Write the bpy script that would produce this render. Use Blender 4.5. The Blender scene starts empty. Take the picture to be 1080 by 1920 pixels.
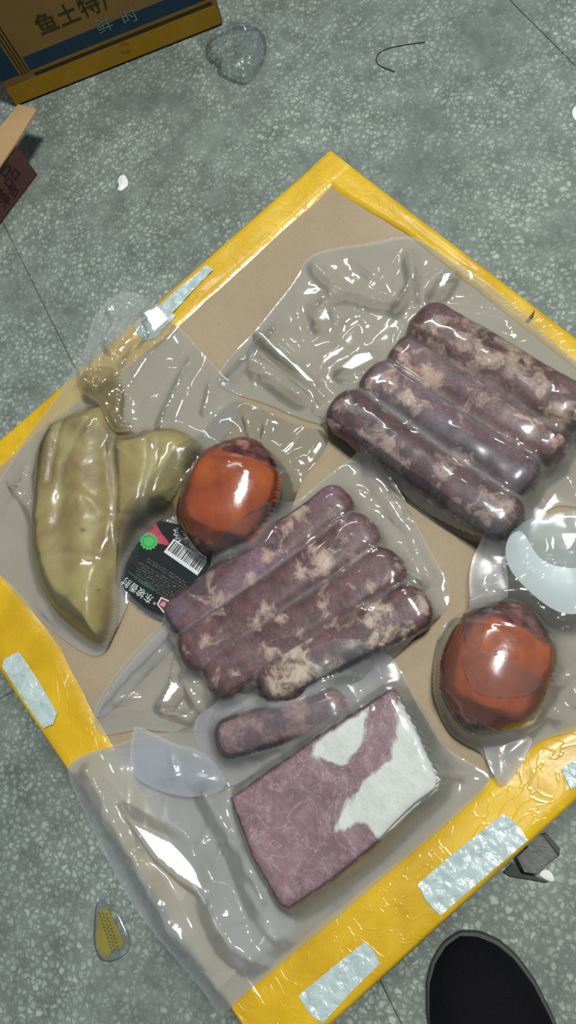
import bpy, bmesh, math, random
import numpy as np
from mathutils import Vector, Matrix, noise as mn
from mathutils.bvhtree import BVHTree
random.seed(7); rng = np.random.RandomState(5)
SC = bpy.context.scene; COL = SC.collection

# ------------------------------------------------------------------ camera
FPX = 1500.0; BH = 0.26                       # focal length for a 1080x1920 frame; height of the foam box
RIGHT = np.array([0.63342763, 0.74075778, -0.22371267])
DOWN = np.array([0.67985332, -0.67082897, -0.29629033])
FWD = np.array([-0.3695523, 0.03558668, -0.92852823])
CAM = np.array([0.18807358, -0.02074371, 0.53049737 + BH])
cd = bpy.data.cameras.new('camera'); cam = bpy.data.objects.new('camera', cd); COL.objects.link(cam)
cd.sensor_fit = 'VERTICAL'; cd.sensor_height = 36; cd.lens = FPX / 1920 * 36; cd.clip_start = 0.02
M = Matrix.Identity(4)
for i in range(3):
    M[i][0] = RIGHT[i]; M[i][1] = -DOWN[i]; M[i][2] = -FWD[i]; M[i][3] = CAM[i]
cam.matrix_world = M; SC.camera = cam

# ------------------------------------------------------------------ world, lamps, exposure
w = bpy.data.worlds.new('world'); SC.world = w; w.use_nodes = True
bg = w.node_tree.nodes['Background']; bg.inputs[0].default_value = (0.78, 0.9, 1.0, 1); bg.inputs[1].default_value = 0.22
def area(name, loc, target, sx, sy, power, col):
    l = bpy.data.lights.new(name, 'AREA'); l.shape = 'RECTANGLE'; l.size = sx; l.size_y = sy; l.energy = power; l.color = col
    o = bpy.data.objects.new(name, l); COL.objects.link(o); o.location = loc
    o.rotation_euler = (Vector(target) - Vector(loc)).to_track_quat('-Z', 'Y').to_euler(); return o
area('overhead_light', (0.10, 0.50, 2.15), (0, 0, 0), 0.34, 0.24, 47, (1.0, 0.985, 0.94))
area('overhead_light', (-1.25, 0.75, 2.3), (-0.4, 0.1, 0), 0.9, 0.12, 8, (0.93, 1.0, 0.98))  # second, unseen lamp added for glints on the plastic film
vs = SC.view_settings; vs.view_transform = 'Standard'; vs.look = 'None'; vs.exposure = 0.0; vs.gamma = 1.0; vs.use_curve_mapping = False
SC.cycles.transparent_max_bounces = 32; SC.cycles.max_bounces = 8; SC.cycles.caustics_reflective = False

# ------------------------------------------------------------------ helpers
def P(px, py, z):
    """point of the place seen at photograph pixel (px,py) at height z"""
    d = (px - 540) / FPX * RIGHT + (py - 960) / FPX * DOWN + FWD
    t = (z - CAM[2]) / d[2]; return CAM + t * d
def PX(pts, z): return np.array([P(a, b, z) for a, b in pts])
def srgb(r, g, b, a=1):
    f = lambda c: (c / 255 / 12.92) if c / 255 <= 0.04045 else ((c / 255 + 0.055) / 1.055) ** 2.4
    return (f(r), f(g), f(b), a)

def thing(name, label, cat, loc=(0, 0, 0), group=None):
    o = bpy.data.objects.new(name, None); COL.objects.link(o); o.location = loc; o.empty_display_size = .02
    tag(o, label, cat, group); return o
def tag(o, label=None, cat=None, group=None, kind=None):
    if label: o['label'] = label
    if cat: o['category'] = cat
    if group: o['group'] = group
    if kind: o['kind'] = kind
    return o
def rootloc(o):
    v = np.zeros(3)
    while o is not None: v = v + np.array(o.location); o = o.parent
    return v
def mk(name, V, F, mat, parent=None, smooth=True, loc=None, attrs=None):
    V = np.asarray(V, float)
    if parent is not None: off = rootloc(parent); l = (0, 0, 0)
    else:
        if loc is None: loc = (V[:, 0].mean(), V[:, 1].mean(), V[:, 2].min())
        off = np.array(loc); l = loc
    me = bpy.data.meshes.new(name); me.from_pydata((V - off).tolist(), [], [tuple(int(i) for i in f) for f in F])
    me.materials.append(mat)
    if smooth: me.polygons.foreach_set('use_smooth', [True] * len(me.polygons))
    if attrs:
        for k, a in attrs.items():
            at = me.attributes.new(k, 'FLOAT', 'POINT'); at.data.foreach_set('value', np.asarray(a, float))
    me.update()
    o = bpy.data.objects.new(name, me); COL.objects.link(o); o.parent = parent; o.location = l
    return o
def inside(poly, X, Y):
    poly = np.asarray(poly)[:, :2]; r = np.zeros(X.shape, bool); n = len(poly); j = n - 1
    for i in range(n):
        xi, yi = poly[i]; xj, yj = poly[j]
        c = ((yi > Y) != (yj > Y)) & (X < (xj - xi) * (Y - yi) / (yj - yi + 1e-15) + xi); r ^= c; j = i
    return r
def polydist(poly, X, Y, closed=True):
    """distance to outline and nearest point"""
    poly = np.asarray(poly)[:, :2]; n = len(poly); D = np.full(X.shape, 1e9); NX = X.copy(); NY = Y.copy()
    for i in range(n if closed else n - 1):
        a = poly[i]; b = poly[(i + 1) % n]; d = b - a; L = d @ d + 1e-15
        t = np.clip(((X - a[0]) * d[0] + (Y - a[1]) * d[1]) / L, 0, 1); qx = a[0] + t * d[0]; qy = a[1] + t * d[1]
        dd = np.hypot(X - qx, Y - qy); m = dd < D; D[m] = dd[m]; NX[m] = qx[m]; NY[m] = qy[m]
    return D, NX, NY
def chaikin(p, k=2, closed=True):
    p = np.asarray(p, float)
    for _ in range(k):
        if closed: q = np.roll(p, -1, 0); p = np.stack([p * .75 + q * .25, p * .25 + q * .75], 1).reshape(-1, p.shape[1])
        else:
            q = np.stack([p[:-1] * .75 + p[1:] * .25, p[:-1] * .25 + p[1:] * .75], 1).reshape(-1, p.shape[1]); p = np.vstack([p[:1], q, p[-1:]])
    return p
def noise2(X, Y, seed=0):
    r = np.random.RandomState(seed); T = r.rand(64, 64)
    xi = np.floor(X).astype(int); yi = np.floor(Y).astype(int); fx = X - xi; fy = Y - yi
    fx = fx * fx * (3 - 2 * fx); fy = fy * fy * (3 - 2 * fy)
    g = lambda a, b: T[a % 64, b % 64]
    return ((g(xi, yi) * (1 - fx) + g(xi + 1, yi) * fx) * (1 - fy) + (g(xi, yi + 1) * (1 - fx) + g(xi + 1, yi + 1) * fx) * fy) * 2 - 1
def fbm(X, Y, s, seed=0, o=3):
    return sum(noise2(X / s * 2 ** k + 3.1 * k, Y / s * 2 ** k + 7.7 * k, seed + k) * .5 ** k for k in range(o))

# ------------------------------------------------------------------ materials
def newmat(name):
    m = bpy.data.materials.new(name); m.use_nodes = True; nt = m.node_tree; nt.nodes.clear()
    out = nt.nodes.new('ShaderNodeOutputMaterial'); return m, nt, out
class NB:
    def __init__(s, nt): s.nt = nt
    def n(s, t, **kw):
        nd = s.nt.nodes.new(t)
        for k, v in kw.items():
            if k.startswith('_'): setattr(nd, k[1:], v)
            else: nd.inputs[k.replace('__', ' ')].default_value = v
        return nd
    def l(s, a, b): s.nt.links.new(a, b)
    def coord(s, sc=(1, 1, 1), rot=(0, 0, 0)):
        t = s.n('ShaderNodeTexCoord'); mp = s.n('ShaderNodeMapping', Scale=sc, Rotation=rot); s.l(t.outputs['Object'], mp.inputs[0]); return mp.outputs[0]
    def noise(s, vec, scale, detail=4, rough=.55, dist=0):
        t = s.n('ShaderNodeTexNoise', Scale=scale, Detail=detail, Roughness=rough, Distortion=dist); s.l(vec, t.inputs['Vector']); return t.outputs['Fac']
    def voro(s, vec, scale, feature='F1', out='Distance', rnd=1):
        t = s.n('ShaderNodeTexVoronoi', Scale=scale, Randomness=rnd, _feature=feature); s.l(vec, t.inputs['Vector']); return t.outputs[out]
    def ramp(s, fac, stops):
        r = s.n('ShaderNodeValToRGB'); e = r.color_ramp.elements
        while len(e) < len(stops): e.new(.5)
        for i, (p, c) in enumerate(stops): e[i].position = p; e[i].color = c if len(c) == 4 else (*c, 1)
        s.l(fac, r.inputs[0]); return r.outputs[0]
    def mix(s, fac, a, b, mode='MIX'):
        m = s.n('ShaderNodeMix', _data_type='RGBA', _blend_type=mode)
        for v, i in ((fac, 0), (a, 6), (b, 7)):
            if hasattr(v, 'is_output'): s.l(v, m.inputs[i])
            else: m.inputs[i].default_value = v
        return m.outputs[2]
    def math(s, op, a, b=0.0, c=None):
        m = s.n('ShaderNodeMath', _operation=op)
        for i, v in enumerate((a, b) if c is None else (a, b, c)):
            if hasattr(v, 'is_output'): s.l(v, m.inputs[i])
            else: m.inputs[i].default_value = v
        return m.outputs[0]
    def bump(s, h, strength=.3, dist=.001):
        b = s.n('ShaderNodeBump', Strength=strength, Distance=dist); s.l(h, b.inputs['Height']); return b.outputs[0]
    def bsdf(s, col, rough=.5, spec=.5, normal=None, out=None, sss=0, coat=0, metal=0):
        p = s.n('ShaderNodeBsdfPrincipled')
        if hasattr(col, 'is_output'): s.l(col, p.inputs['Base Color'])
        else: p.inputs['Base Color'].default_value = col
        if hasattr(rough, 'is_output'): s.l(rough, p.inputs['Roughness'])
        else: p.inputs['Roughness'].default_value = rough
        p.inputs['Specular IOR Level'].default_value = spec; p.inputs['Metallic'].default_value = metal
        p.inputs['Coat Weight'].default_value = coat; p.inputs['Coat Roughness'].default_value = .08
        if sss: p.inputs['Subsurface Weight'].default_value = sss; p.inputs['Subsurface Scale'].default_value = .004; p.inputs['Subsurface Radius'].default_value = (1, .4, .3)
        if normal is not None: s.l(normal, p.inputs['Normal'])
        if out is not None: s.l(p.outputs[0], out.inputs[0])
        return p.outputs[0]
W0 = (0, 0, 0, 1); W1 = (1, 1, 1, 1)

def m_plain(name, col, rough=.6, spec=.4, nscale=60, var=.12, bump=.15):
    m, nt, out = newmat(name); b = NB(nt); v = b.coord(); f = b.noise(v, nscale, 5)
    c = b.mix(1.0, col, b.ramp(f, [(.3, (1 - var,) * 3), (.7, (1 + var,) * 3)]), 'MULTIPLY')
    b.bsdf(c, rough, spec, b.bump(f, bump, .0006), out); return m

def m_floor():
    m, nt, out = newmat('terrazzo'); b = NB(nt); t = b.n('ShaderNodeTexCoord'); v0 = t.outputs['Object']
    geo = b.n('ShaderNodeNewGeometry'); v0 = geo.outputs['Position']
    dn = b.n('ShaderNodeTexNoise', Scale=140., Detail=3.); b.l(v0, dn.inputs['Vector'])
    v = b.mix(.010, v0, dn.outputs['Color'], 'ADD')
    vt = b.n('ShaderNodeTexVoronoi', Scale=150., _feature='F1'); b.l(v, vt.inputs['Vector']); rnd = vt.outputs['Color']
    f1 = vt.outputs['Distance']; ed = b.voro(v, 150., 'DISTANCE_TO_EDGE')
    chip = b.math('MULTIPLY', b.ramp(ed, [(0, W0), (.22, W1)]), b.ramp(f1, [(.25, W1), (.62, (.25,) * 3)]))
    sep = b.n('ShaderNodeSeparateColor'); b.l(rnd, sep.inputs[0])
    big = b.noise(v0, 5.5, 6, .62); mid = b.noise(v0, 30, 6, .65); patch = b.noise(v0, 9, 5, .55, .8); fine = b.noise(v0, 420, 3, .6)
    chipc = b.ramp(sep.outputs[0], [(0, srgb(142, 154, 147)), (.6, srgb(156, 168, 161)), (1, srgb(176, 187, 180))])
    cem = b.mix(mid, srgb(88, 98, 93), srgb(128, 138, 132))
    vis = b.math('MULTIPLY', chip, b.ramp(patch, [(.36, (.12,) * 3), (.54, (.9,) * 3)]))
    c = b.mix(vis, cem, chipc)
    c = b.mix(.6, c, b.ramp(fine, [(.3, (.84,) * 3), (.7, (1.08,) * 3)]), 'MULTIPLY')
    c = b.mix(.8, c, b.ramp(big, [(.3, (.70, .72, .70)), (.5, (.97, .97, .95)), (.7, (1.14, 1.14, 1.12))]), 'MULTIPLY')
    c = b.mix(.7, c, b.ramp(mid, [(.3, (.74, .75, .73)), (.62, (1.06,) * 3)]), 'MULTIPLY')
    dk = b.noise(v0, 3.1, 3, .5); sc = b.noise(v0, 9., 7, .7)
    st = b.math('MULTIPLY', b.ramp(dk, [(.50, W0), (.66, W1)]), b.ramp(sc, [(.46, W0), (.62, W1)]))
    c = b.mix(b.math('MULTIPLY', st, .45), c, srgb(70, 76, 58))
    ro = b.ramp(mid, [(.3, (.5,) * 3), (.7, (.72,) * 3)])
    b.bsdf(c, ro, .3, b.bump(b.math('ADD', b.math('MULTIPLY', chip, .2), mid), .2, .0005), out); return m

def m_film(name, haze=.12, tint=(.93, .95, .97), rough=.10, gloss=1.0, bump=.5, hcol=(.80, .82, .84, 1), trans=.93):
    m, nt, out = newmat(name); b = NB(nt); v = b.coord()
    dn = b.n('ShaderNodeTexNoise', Scale=11., Detail=2.); b.l(v, dn.inputs['Vector']); vd = b.mix(.05, v, dn.outputs['Color'], 'ADD')
    n1 = b.noise(v, 13, 1, .4, .6); n2 = b.voro(vd, 12., 'F1'); n3 = b.noise(v, 70, 1, .5)
    h = b.math('ADD', b.math('MULTIPLY', n1, .7), b.math('MULTIPLY', n2, .9)); h = b.math('ADD', h, b.math('MULTIPLY', n3, .05))
    nm = b.bump(h, bump, .007)
    tr = b.n('ShaderNodeBsdfTransparent', Color=(tint[0] * trans, tint[1] * trans, tint[2] * trans, 1))
    df = b.n('ShaderNodeBsdfDiffuse', Color=hcol); tl = b.n('ShaderNodeBsdfTranslucent', Color=hcol)
    b.l(nm, df.inputs['Normal'])
    dm = b.n('ShaderNodeMixShader', Fac=.4); b.l(df.outputs[0], dm.inputs[1]); b.l(tl.outputs[0], dm.inputs[2])
    m1 = b.n('ShaderNodeMixShader'); cl = b.noise(v, 14, 3, .5)
    fr = b.n('ShaderNodeAttribute', _attribute_name='loose').outputs['Fac']
    b.l(b.math('MULTIPLY', b.math('MULTIPLY', b.ramp(cl, [(.3, (.7,) * 3), (.7, (1.,) * 3)]), b.math('MULTIPLY_ADD', fr, .82, .18)), haze), m1.inputs[0])
    b.l(tr.outputs[0], m1.inputs[1]); b.l(dm.outputs[0], m1.inputs[2])
    gl = b.n('ShaderNodeBsdfGlossy', Roughness=rough, Color=(1, 1, 1, 1)); b.l(nm, gl.inputs['Normal'])
    lw = b.n('ShaderNodeLayerWeight', Blend=.28); b.l(nm, lw.inputs['Normal'])
    fac = b.math('ADD', b.math('MULTIPLY', lw.outputs['Fresnel'], .7 * gloss), .03 * gloss)
    m2 = b.n('ShaderNodeMixShader'); b.l(b.math('MINIMUM', fac, .8), m2.inputs[0]); b.l(m1.outputs[0], m2.inputs[1]); b.l(gl.outputs[0], m2.inputs[2])
    b.l(m2.outputs[0], out.inputs[0]); return m

def m_sausage(name, seed, lean=(112, 62, 62), deep=(58, 26, 28), fat=(200, 170, 150), thr=.55, mauve=(132, 96, 102), mv=.5):
    m, nt, out = newmat(name); b = NB(nt); t = b.n('ShaderNodeTexCoord'); mp = b.n('ShaderNodeMapping', Location=(seed * .37, seed * .71, 0)); b.l(t.outputs['Object'], mp.inputs[0]); v = mp.outputs[0]
    n1 = b.noise(v, 48, 4, .6, .7); n2 = b.noise(v, 120, 4, .6); n3 = b.noise(v, 26, 3, .5, .4); n4 = b.noise(v, 420, 3, .6)
    c = b.mix(b.ramp(n2, [(.35, W0), (.65, W1)]), srgb(*deep), srgb(*lean))
    c = b.mix(b.math('MULTIPLY', b.ramp(n3, [(.42, W0), (.6, W1)]), mv), c, srgb(*mauve))
    fm = b.ramp(n1, [(thr - .02, W0), (thr + .07, (.75,) * 3), (thr + .14, W1)])
    fm = b.math('MULTIPLY', fm, b.ramp(n2, [(.3, (.35,) * 3), (.5, W1)]))
    c = b.mix(fm, c, srgb(*fat))
    c = b.mix(.85, c, b.ramp(n4, [(.35, (.62,) * 3), (.65, (1.2,) * 3)]), 'MULTIPLY')
    at = b.n('ShaderNodeAttribute', _attribute_name='fat').outputs['Fac']; n5 = b.noise(v, 130, 5, .65, .8)
    c = b.mix(b.ramp(b.math('ADD', at, b.math('MULTIPLY', b.math('SUBTRACT', n5, .5), 2.2)), [(.40, W0), (.95, (.8,) * 3)]), c, srgb(*fat))
    b.bsdf(c, .42, .4, b.bump(b.math('ADD', n2, b.math('MULTIPLY', n1, .7)), .35, .0010), out, sss=.1, coat=.05); return m

def m_ham():
    m, nt, out = newmat('glazed_ham_skin'); b = NB(nt); v = b.coord(); n1 = b.noise(v, 34, 4, .55, .5); n2 = b.noise(v, 150, 4, .6); n3 = b.noise(v, 500, 2)
    c = b.mix(b.ramp(n1, [(.3, W0), (.7, W1)]), srgb(138, 54, 16), srgb(184, 90, 32))
    c = b.mix(b.math('MULTIPLY', b.ramp(n2, [(.55, W0), (.75, W1)]), .35), c, srgb(110, 30, 10))
    a = b.n('ShaderNodeAttribute', _attribute_name='dark').outputs['Fac']
    pu = b.mix(b.ramp(n2, [(.42, W0), (.62, W1)]), srgb(66, 18, 18), srgb(122, 58, 56))
    pu = b.mix(b.ramp(b.noise(v, 70, 3, .5), [(.56, W0), (.68, (.8,) * 3)]), pu, srgb(188, 138, 122))
    c = b.mix(b.ramp(b.math('ADD', a, b.math('MULTIPLY', b.math('SUBTRACT', n1, .5), .5)), [(.35, W0), (.6, W1)]), c, pu)
    b.bsdf(c, .22, .5, b.bump(b.math('ADD', b.math('MULTIPLY', n2, .35), n1), .3, .0015), out, coat=.5); return m

def m_olive():
    m, nt, out = newmat('pickled_olive_meat'); b = NB(nt); v = b.coord(); n1 = b.noise(v, 16, 4, .55, .6); n2 = b.noise(v, 80, 5, .6); n3 = b.noise(v, 300, 3)
    c = b.ramp(n1, [(.28, srgb(118, 96, 50)), (.45, srgb(150, 128, 74)), (.6, srgb(166, 152, 90)), (.78, srgb(184, 160, 106))])
    c = b.mix(.6, c, b.ramp(n2, [(.3, (.78, .76, .72)), (.65, (1.1,) * 3)]), 'MULTIPLY')
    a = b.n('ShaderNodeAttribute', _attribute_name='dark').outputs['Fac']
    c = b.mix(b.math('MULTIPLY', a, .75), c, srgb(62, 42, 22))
    b.bsdf(c, .3, .5, b.bump(b.math('ADD', n2, b.math('MULTIPLY', n3, .3)), .3, .001), out, sss=.1, coat=.15); return m

def m_slab():
    m, nt, out = newmat('frozen_pork'); b = NB(nt); v = b.coord(); n1 = b.noise(v, 40, 5, .6, .8); n2 = b.noise(v, 180, 5, .65); n3 = b.noise(v, 700, 2)
    c = b.mix(b.ramp(n1, [(.35, W0), (.65, W1)]), srgb(112, 74, 80), srgb(140, 102, 110))
    c = b.mix(b.math('MULTIPLY', b.ramp(n2, [(.5, W0), (.72, W1)]), .45), c, srgb(182, 160, 172))
    vn = b.n('ShaderNodeTexNoise', Scale=34., Detail=6., Roughness=.6, Distortion=1.6); b.l(v, vn.inputs['Vector'])
    vein = b.ramp(b.math('ABSOLUTE', b.math('SUBTRACT', vn.outputs['Fac'], .5)), [(.0, W1), (.012, W0)])
    c = b.mix(b.math('MULTIPLY', vein, .45), c, srgb(205, 188, 190))
    a = b.n('ShaderNodeAttribute', _attribute_name='fat').outputs['Fac']
    fc = b.mix(n2, srgb(196, 200, 192), srgb(226, 228, 218))
    fm = b.ramp(b.math('ADD', a, b.math('MULTIPLY', b.math('SUBTRACT', n1, .5), 1.5)), [(.38, W0), (.60, W1)])
    c = b.mix(fm, c, fc)
    b.bsdf(c, .5, .4, b.bump(b.math('ADD', n2, n1), .5, .0015), out, sss=.1, coat=.15); return m

def m_tape():
    m, nt, out = newmat('yellow_packing_tape'); b = NB(nt); v = b.coord(); n1 = b.noise(v, 22, 4, .55, .5); n2 = b.noise(v, 240, 3, .6)
    c = b.mix(b.ramp(n1, [(.3, W0), (.7, W1)]), srgb(172, 136, 8), srgb(200, 164, 24))
    w1 = b.n('ShaderNodeTexNoise', Scale=30., Detail=2., Distortion=2.5); b.l(v, w1.inputs['Vector'])
    rid = b.math('ABSOLUTE', b.math('SUBTRACT', w1.outputs['Fac'], .5)); r2 = b.ramp(rid, [(0, W1), (.03, W0)])
    h = b.math('ADD', b.math('MULTIPLY', r2, .22), b.math('MULTIPLY', n1, 1.2))
    b.bsdf(c, .3, .5, b.bump(h, .4, .0014), out, coat=.2); return m
def m_cardboard(name='cardboard', c1=(136, 122, 100), c2=(150, 136, 112), stripe=True):
    m, nt, out = newmat(name); b = NB(nt); v = b.coord((1, 1, 1), (0, 0, .1)); n1 = b.noise(v, 9, 5, .6); n2 = b.noise(v, 400, 3, .6)
    wv = b.n('ShaderNodeTexWave', Scale=55., Distortion=.4); b.l(v, wv.inputs['Vector'])
    c = b.mix(b.ramp(n1, [(.3, W0), (.7, W1)]), srgb(*c1), srgb(*c2))
    c = b.mix(.5, c, b.ramp(n2, [(.3, (.88,) * 3), (.7, (1.06,) * 3)]), 'MULTIPLY')
    h = b.math('ADD', b.math('MULTIPLY', wv.outputs['Fac'], .5 if stripe else 0), n2)
    b.bsdf(c, .75, .25, b.bump(h, .15, .0006), out); return m

FLOOR = m_floor(); TAPE = m_tape(); CARD = m_cardboard(); HAM = m_ham(); OLIVE = m_olive(); SLAB = m_slab()
FOAM = m_plain('white_foam', srgb(205, 214, 210), .6, .3, 300, .06)
GROUT = m_plain('dark_joint', srgb(70, 76, 68), .9, .2)
FILM = m_film('clear_vacuum_film', .29, rough=.08, bump=.42, hcol=(.76, .80, .76, 1))
FILM_TH = m_film('thin_clear_film', .30, rough=.08, bump=.42, hcol=(.76, .79, .78, 1))
FILM_B = m_film('clear_label_film', .10, rough=.07, bump=.4, hcol=(.70, .74, .72, 1))
FILM_BIG = m_film('loose_greyish_film', .38, rough=.10, bump=.35, hcol=(.70, .73, .72, 1))
FILM_HZ = m_film('milky_film', .27, rough=.22, gloss=.8, bump=.25, hcol=(.80, .80, .84, 1))
FILM_LIL = m_film('bluish_folded_film', .36, rough=.2, bump=.2, hcol=(.68, .72, .84, 1))
FILM_GLARE = m_film('pale_cyan_glare_film', .66, rough=.16, bump=.12, hcol=(.84, .97, .98, 1))  # near-white haze colour stands for glare on the curled fold
FILM_SHEEN = m_film('cyan_sheen_film', .34, rough=.12, bump=.12, hcol=(.66, .80, .82, 1))  # cyan haze colour stands for light reflected by the curled fold
FILM_BACK = m_film('back_film', .10, rough=.2, gloss=.5, bump=.3)
FILM_OL = m_film('olive_juice_film', .55, tint=(.80, .72, .5), rough=.06, gloss=1.8, bump=.6, hcol=(.36, .30, .16, 1))

# ------------------------------------------------------------------ floor of terrazzo slabs
floor = bpy.data.objects.new('floor', None); COL.objects.link(floor); floor['kind'] = 'structure'
def boxVF(x0, y0, z0, x1, y1, z1, bev=0.0):
    bm = bmesh.new(); bmesh.ops.create_cube(bm, size=1)
    for v in bm.verts: v.co = Vector(((x0 + x1) / 2 + v.co.x * (x1 - x0), (y0 + y1) / 2 + v.co.y * (y1 - y0), (z0 + z1) / 2 + v.co.z * (z1 - z0)))
    if bev: bmesh.ops.bevel(bm, geom=bm.edges[:], offset=bev, segments=2, affect='EDGES', profile=.5)
    V = np.array([v.co[:] for v in bm.verts]); bm.verts.index_update(); F = [[v.index for v in f.verts] for f in bm.faces]; bm.free(); return V, F
ang = math.radians(-12.0); S = .69; ca, sa = math.cos(ang), math.sin(ang)
org = P(1040, 84, 0); jl = P(15, 1301, 0)
nrm = np.array([-sa, ca]); tg = np.array([ca, sa]); v0 = org[:2] @ nrm; u0 = jl[:2] @ tg
for i in range(-4, 4):
    for j in range(-4, 3):
        V, F = boxVF(u0 + i * S + .0004, v0 + j * S + .0004, -.02, u0 + (i + 1) * S - .0004, v0 + (j + 1) * S - .0004, 0, .0005)
        Q = V.copy(); Q[:, 0] = V[:, 0] * tg[0] + V[:, 1] * nrm[0]; Q[:, 1] = V[:, 0] * tg[1] + V[:, 1] * nrm[1]
        mk('floor_slab', Q, F, FLOOR, floor, smooth=False)
V, F = boxVF(-3.5, -3.5, -.05, 3.5, 3.5, -.0015); mk('joint_bed', V, F, GROUT, floor, smooth=False)

# ------------------------------------------------------------------ foam box
T, L, B, R = P(620, 287, BH), P(-180, 987, BH), P(517, 2005, BH), P(1585, 1027, BH)
QUAD = np.array([T, L, B, R])[:, :2]; cen = QUAD.mean(0)
box = thing('foam_box', 'large foam box sealed with yellow tape and topped with cardboard, under all the meat packs', 'box', (cen[0], cen[1], 0))
def prism(poly, z0, z1, bev=0.0):
    bm = bmesh.new(); vs = [bm.verts.new((p[0], p[1], z0)) for p in poly]; f = bm.faces.new(vs); f.normal_update()
    if f.normal.z < 0: f.normal_flip()
    r = bmesh.ops.extrude_face_region(bm, geom=[f]); vv = [g for g in r['geom'] if isinstance(g, bmesh.types.BMVert)]
    for v in vv: v.co.z = z1
    bmesh.ops.recalc_face_normals(bm, faces=bm.faces[:])
    if bev: bmesh.ops.bevel(bm, geom=bm.edges[:], offset=bev, segments=3, affect='EDGES', profile=.5)
    V = np.array([v.co[:] for v in bm.verts]); bm.verts.index_update(); F = [[v.index for v in f.verts] for f in bm.faces]; bm.free(); return V, F
def shrink(q, d): c = q.mean(0); return np.array([c + (p - c) * (1 - d / np.linalg.norm(p - c)) for p in q])
V, F = prism(shrink(QUAD, .003), 0, BH - .003, .006); mk('foam_body', V, F, FOAM, box, smooth=False)
TOPZ = BH + .0012
# cardboard sheet, gently warped
inner = PX([(622, 350), (560, 408), (470, 492), (330, 618), (210, 712), (100, 790), (-20, 895), (-80, 985), (-20, 1055), (40, 1118), (110, 1212), (165, 1320), (215, 1405), (300, 1540), (365, 1650), (430, 1760), (470, 1830), (560, 1765), (700, 1650), (800, 1572), (870, 1505), (930, 1455), (1000, 1395), (1090, 1350), (1250, 1220), (1490, 1010), (1330, 890), (1180, 770), (1080, 690), (900, 548), (765, 438), (700, 400)], BH)
def gridsheet(poly, res, zfun, jag=0.0):
    poly = np.asarray(poly)[:, :2]
    x0, y0 = poly.min(0) - res; x1, y1 = poly.max(0) + res
    nx = int((x1 - x0) / res) + 2; ny = int((y1 - y0) / res) + 2
    X, Y = np.meshgrid(x0 + np.arange(nx) * res, y0 + np.arange(ny) * res, indexing='ij')
    ins = inside(poly, X, Y)
    fm = ins[:-1, :-1] | ins[1:, :-1] | ins[:-1, 1:] | ins[1:, 1:]
    used = np.zeros_like(ins); used[:-1, :-1] |= fm; used[1:, :-1] |= fm; used[:-1, 1:] |= fm; used[1:, 1:] |= fm
    out = used & ~ins; D, NX, NY = polydist(poly, X, Y)
    X = np.where(out, NX, X); Y = np.where(out, NY, Y)
    Z = zfun(X, Y, D * ins, ins)
    idx = -np.ones(ins.shape, int); idx[used] = np.arange(used.sum())
    V = np.stack([X[used], Y[used], Z[used]], 1)
    I, J = np.nonzero(fm); F = np.stack([idx[I, J], idx[I + 1, J], idx[I + 1, J + 1], idx[I, J + 1]], 1)
    return V, F, (X, Y, D * ins, used)
ob = np.array([c * 1.0 for c in inner])[:, :2]; ccn = ob.mean(0); obx = ccn + (ob - ccn) * 1.04
V, F, _ = gridsheet(obx, .006, lambda X, Y, D, i: BH - .0005 + .0011 * fbm(X, Y, .12, 3, 2))
F = F.tolist(); card = mk('cardboard_sheet', V, F, CARD, box); tag(card, 'plain brown cardboard sheet')

def strip(name, outer_a, outer_b, innerpts, mat, parent, drop=.05, z=.0, seed=0, n=60):
    """one run of tape: inner wavy edge on the top, over the rounded edge, down the side"""
    a = np.array(outer_a)[:2]; b_ = np.array(outer_b)[:2]; d = (b_ - a) / np.linalg.norm(b_ - a); nn = np.array([d[1], -d[0]])
    if (cen - a) @ nn > 0: nn = -nn
    ip = np.array(innerpts)[:, :2]; tt = (ip - a) @ d; ww = -((ip - a) @ nn); o = np.argsort(tt); tt = tt[o]; ww = ww[o]
    Lg = np.linalg.norm(b_ - a); V = []; k = 0; rows = []
    for i in range(n + 1):
        t = -.001 + (Lg + .002) * i / n; wv = np.interp(t, tt, ww) + .0012 * mn.noise(Vector((t * 60, seed, 0)))
        pr = []
        for s in np.linspace(1, 0, 9): pr.append((-wv * s, BH + .0012 + z + .0007 * mn.noise(Vector((t * 40, s * 3, seed + 5)))))
        pr[0] = (pr[0][0], BH - .0006)
        pr += [(.0018, BH - .0005), (.0028, BH - .004)]
        dp = drop + .004 * mn.noise(Vector((t * 25, seed, 9)))
        for s in (.33, .66, 1): pr.append((.0028 + .0006 * mn.noise(Vector((t * 30, s * 5, seed))), BH - .004 - dp * s))
        rows.append(pr)
        for (u, zz) in pr: V.append((*(a + d * t + nn * u), zz))
    m = len(rows[0]); F = [[i * m + j, (i + 1) * m + j, (i + 1) * m + j + 1, i * m + j + 1] for i in range(n) for j in range(m - 1)]
    if np.cross(np.array(V[m]) - np.array(V[0]), np.array(V[1]) - np.array(V[0]))[2] > 0: pass
    return mk(name, V, F, mat, parent)
strip('tape', T, L, inner[0:8], TAPE, box, z=.0002, seed=1)
strip('tape', L, B, inner[7:17], TAPE, box, z=.0, seed=2)
strip('tape', B, R, inner[16:26], TAPE, box, z=.0003, seed=3)
strip('tape', R, T, list(inner[25:]) + [inner[0]], TAPE, box, z=.0001, seed=4)

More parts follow.
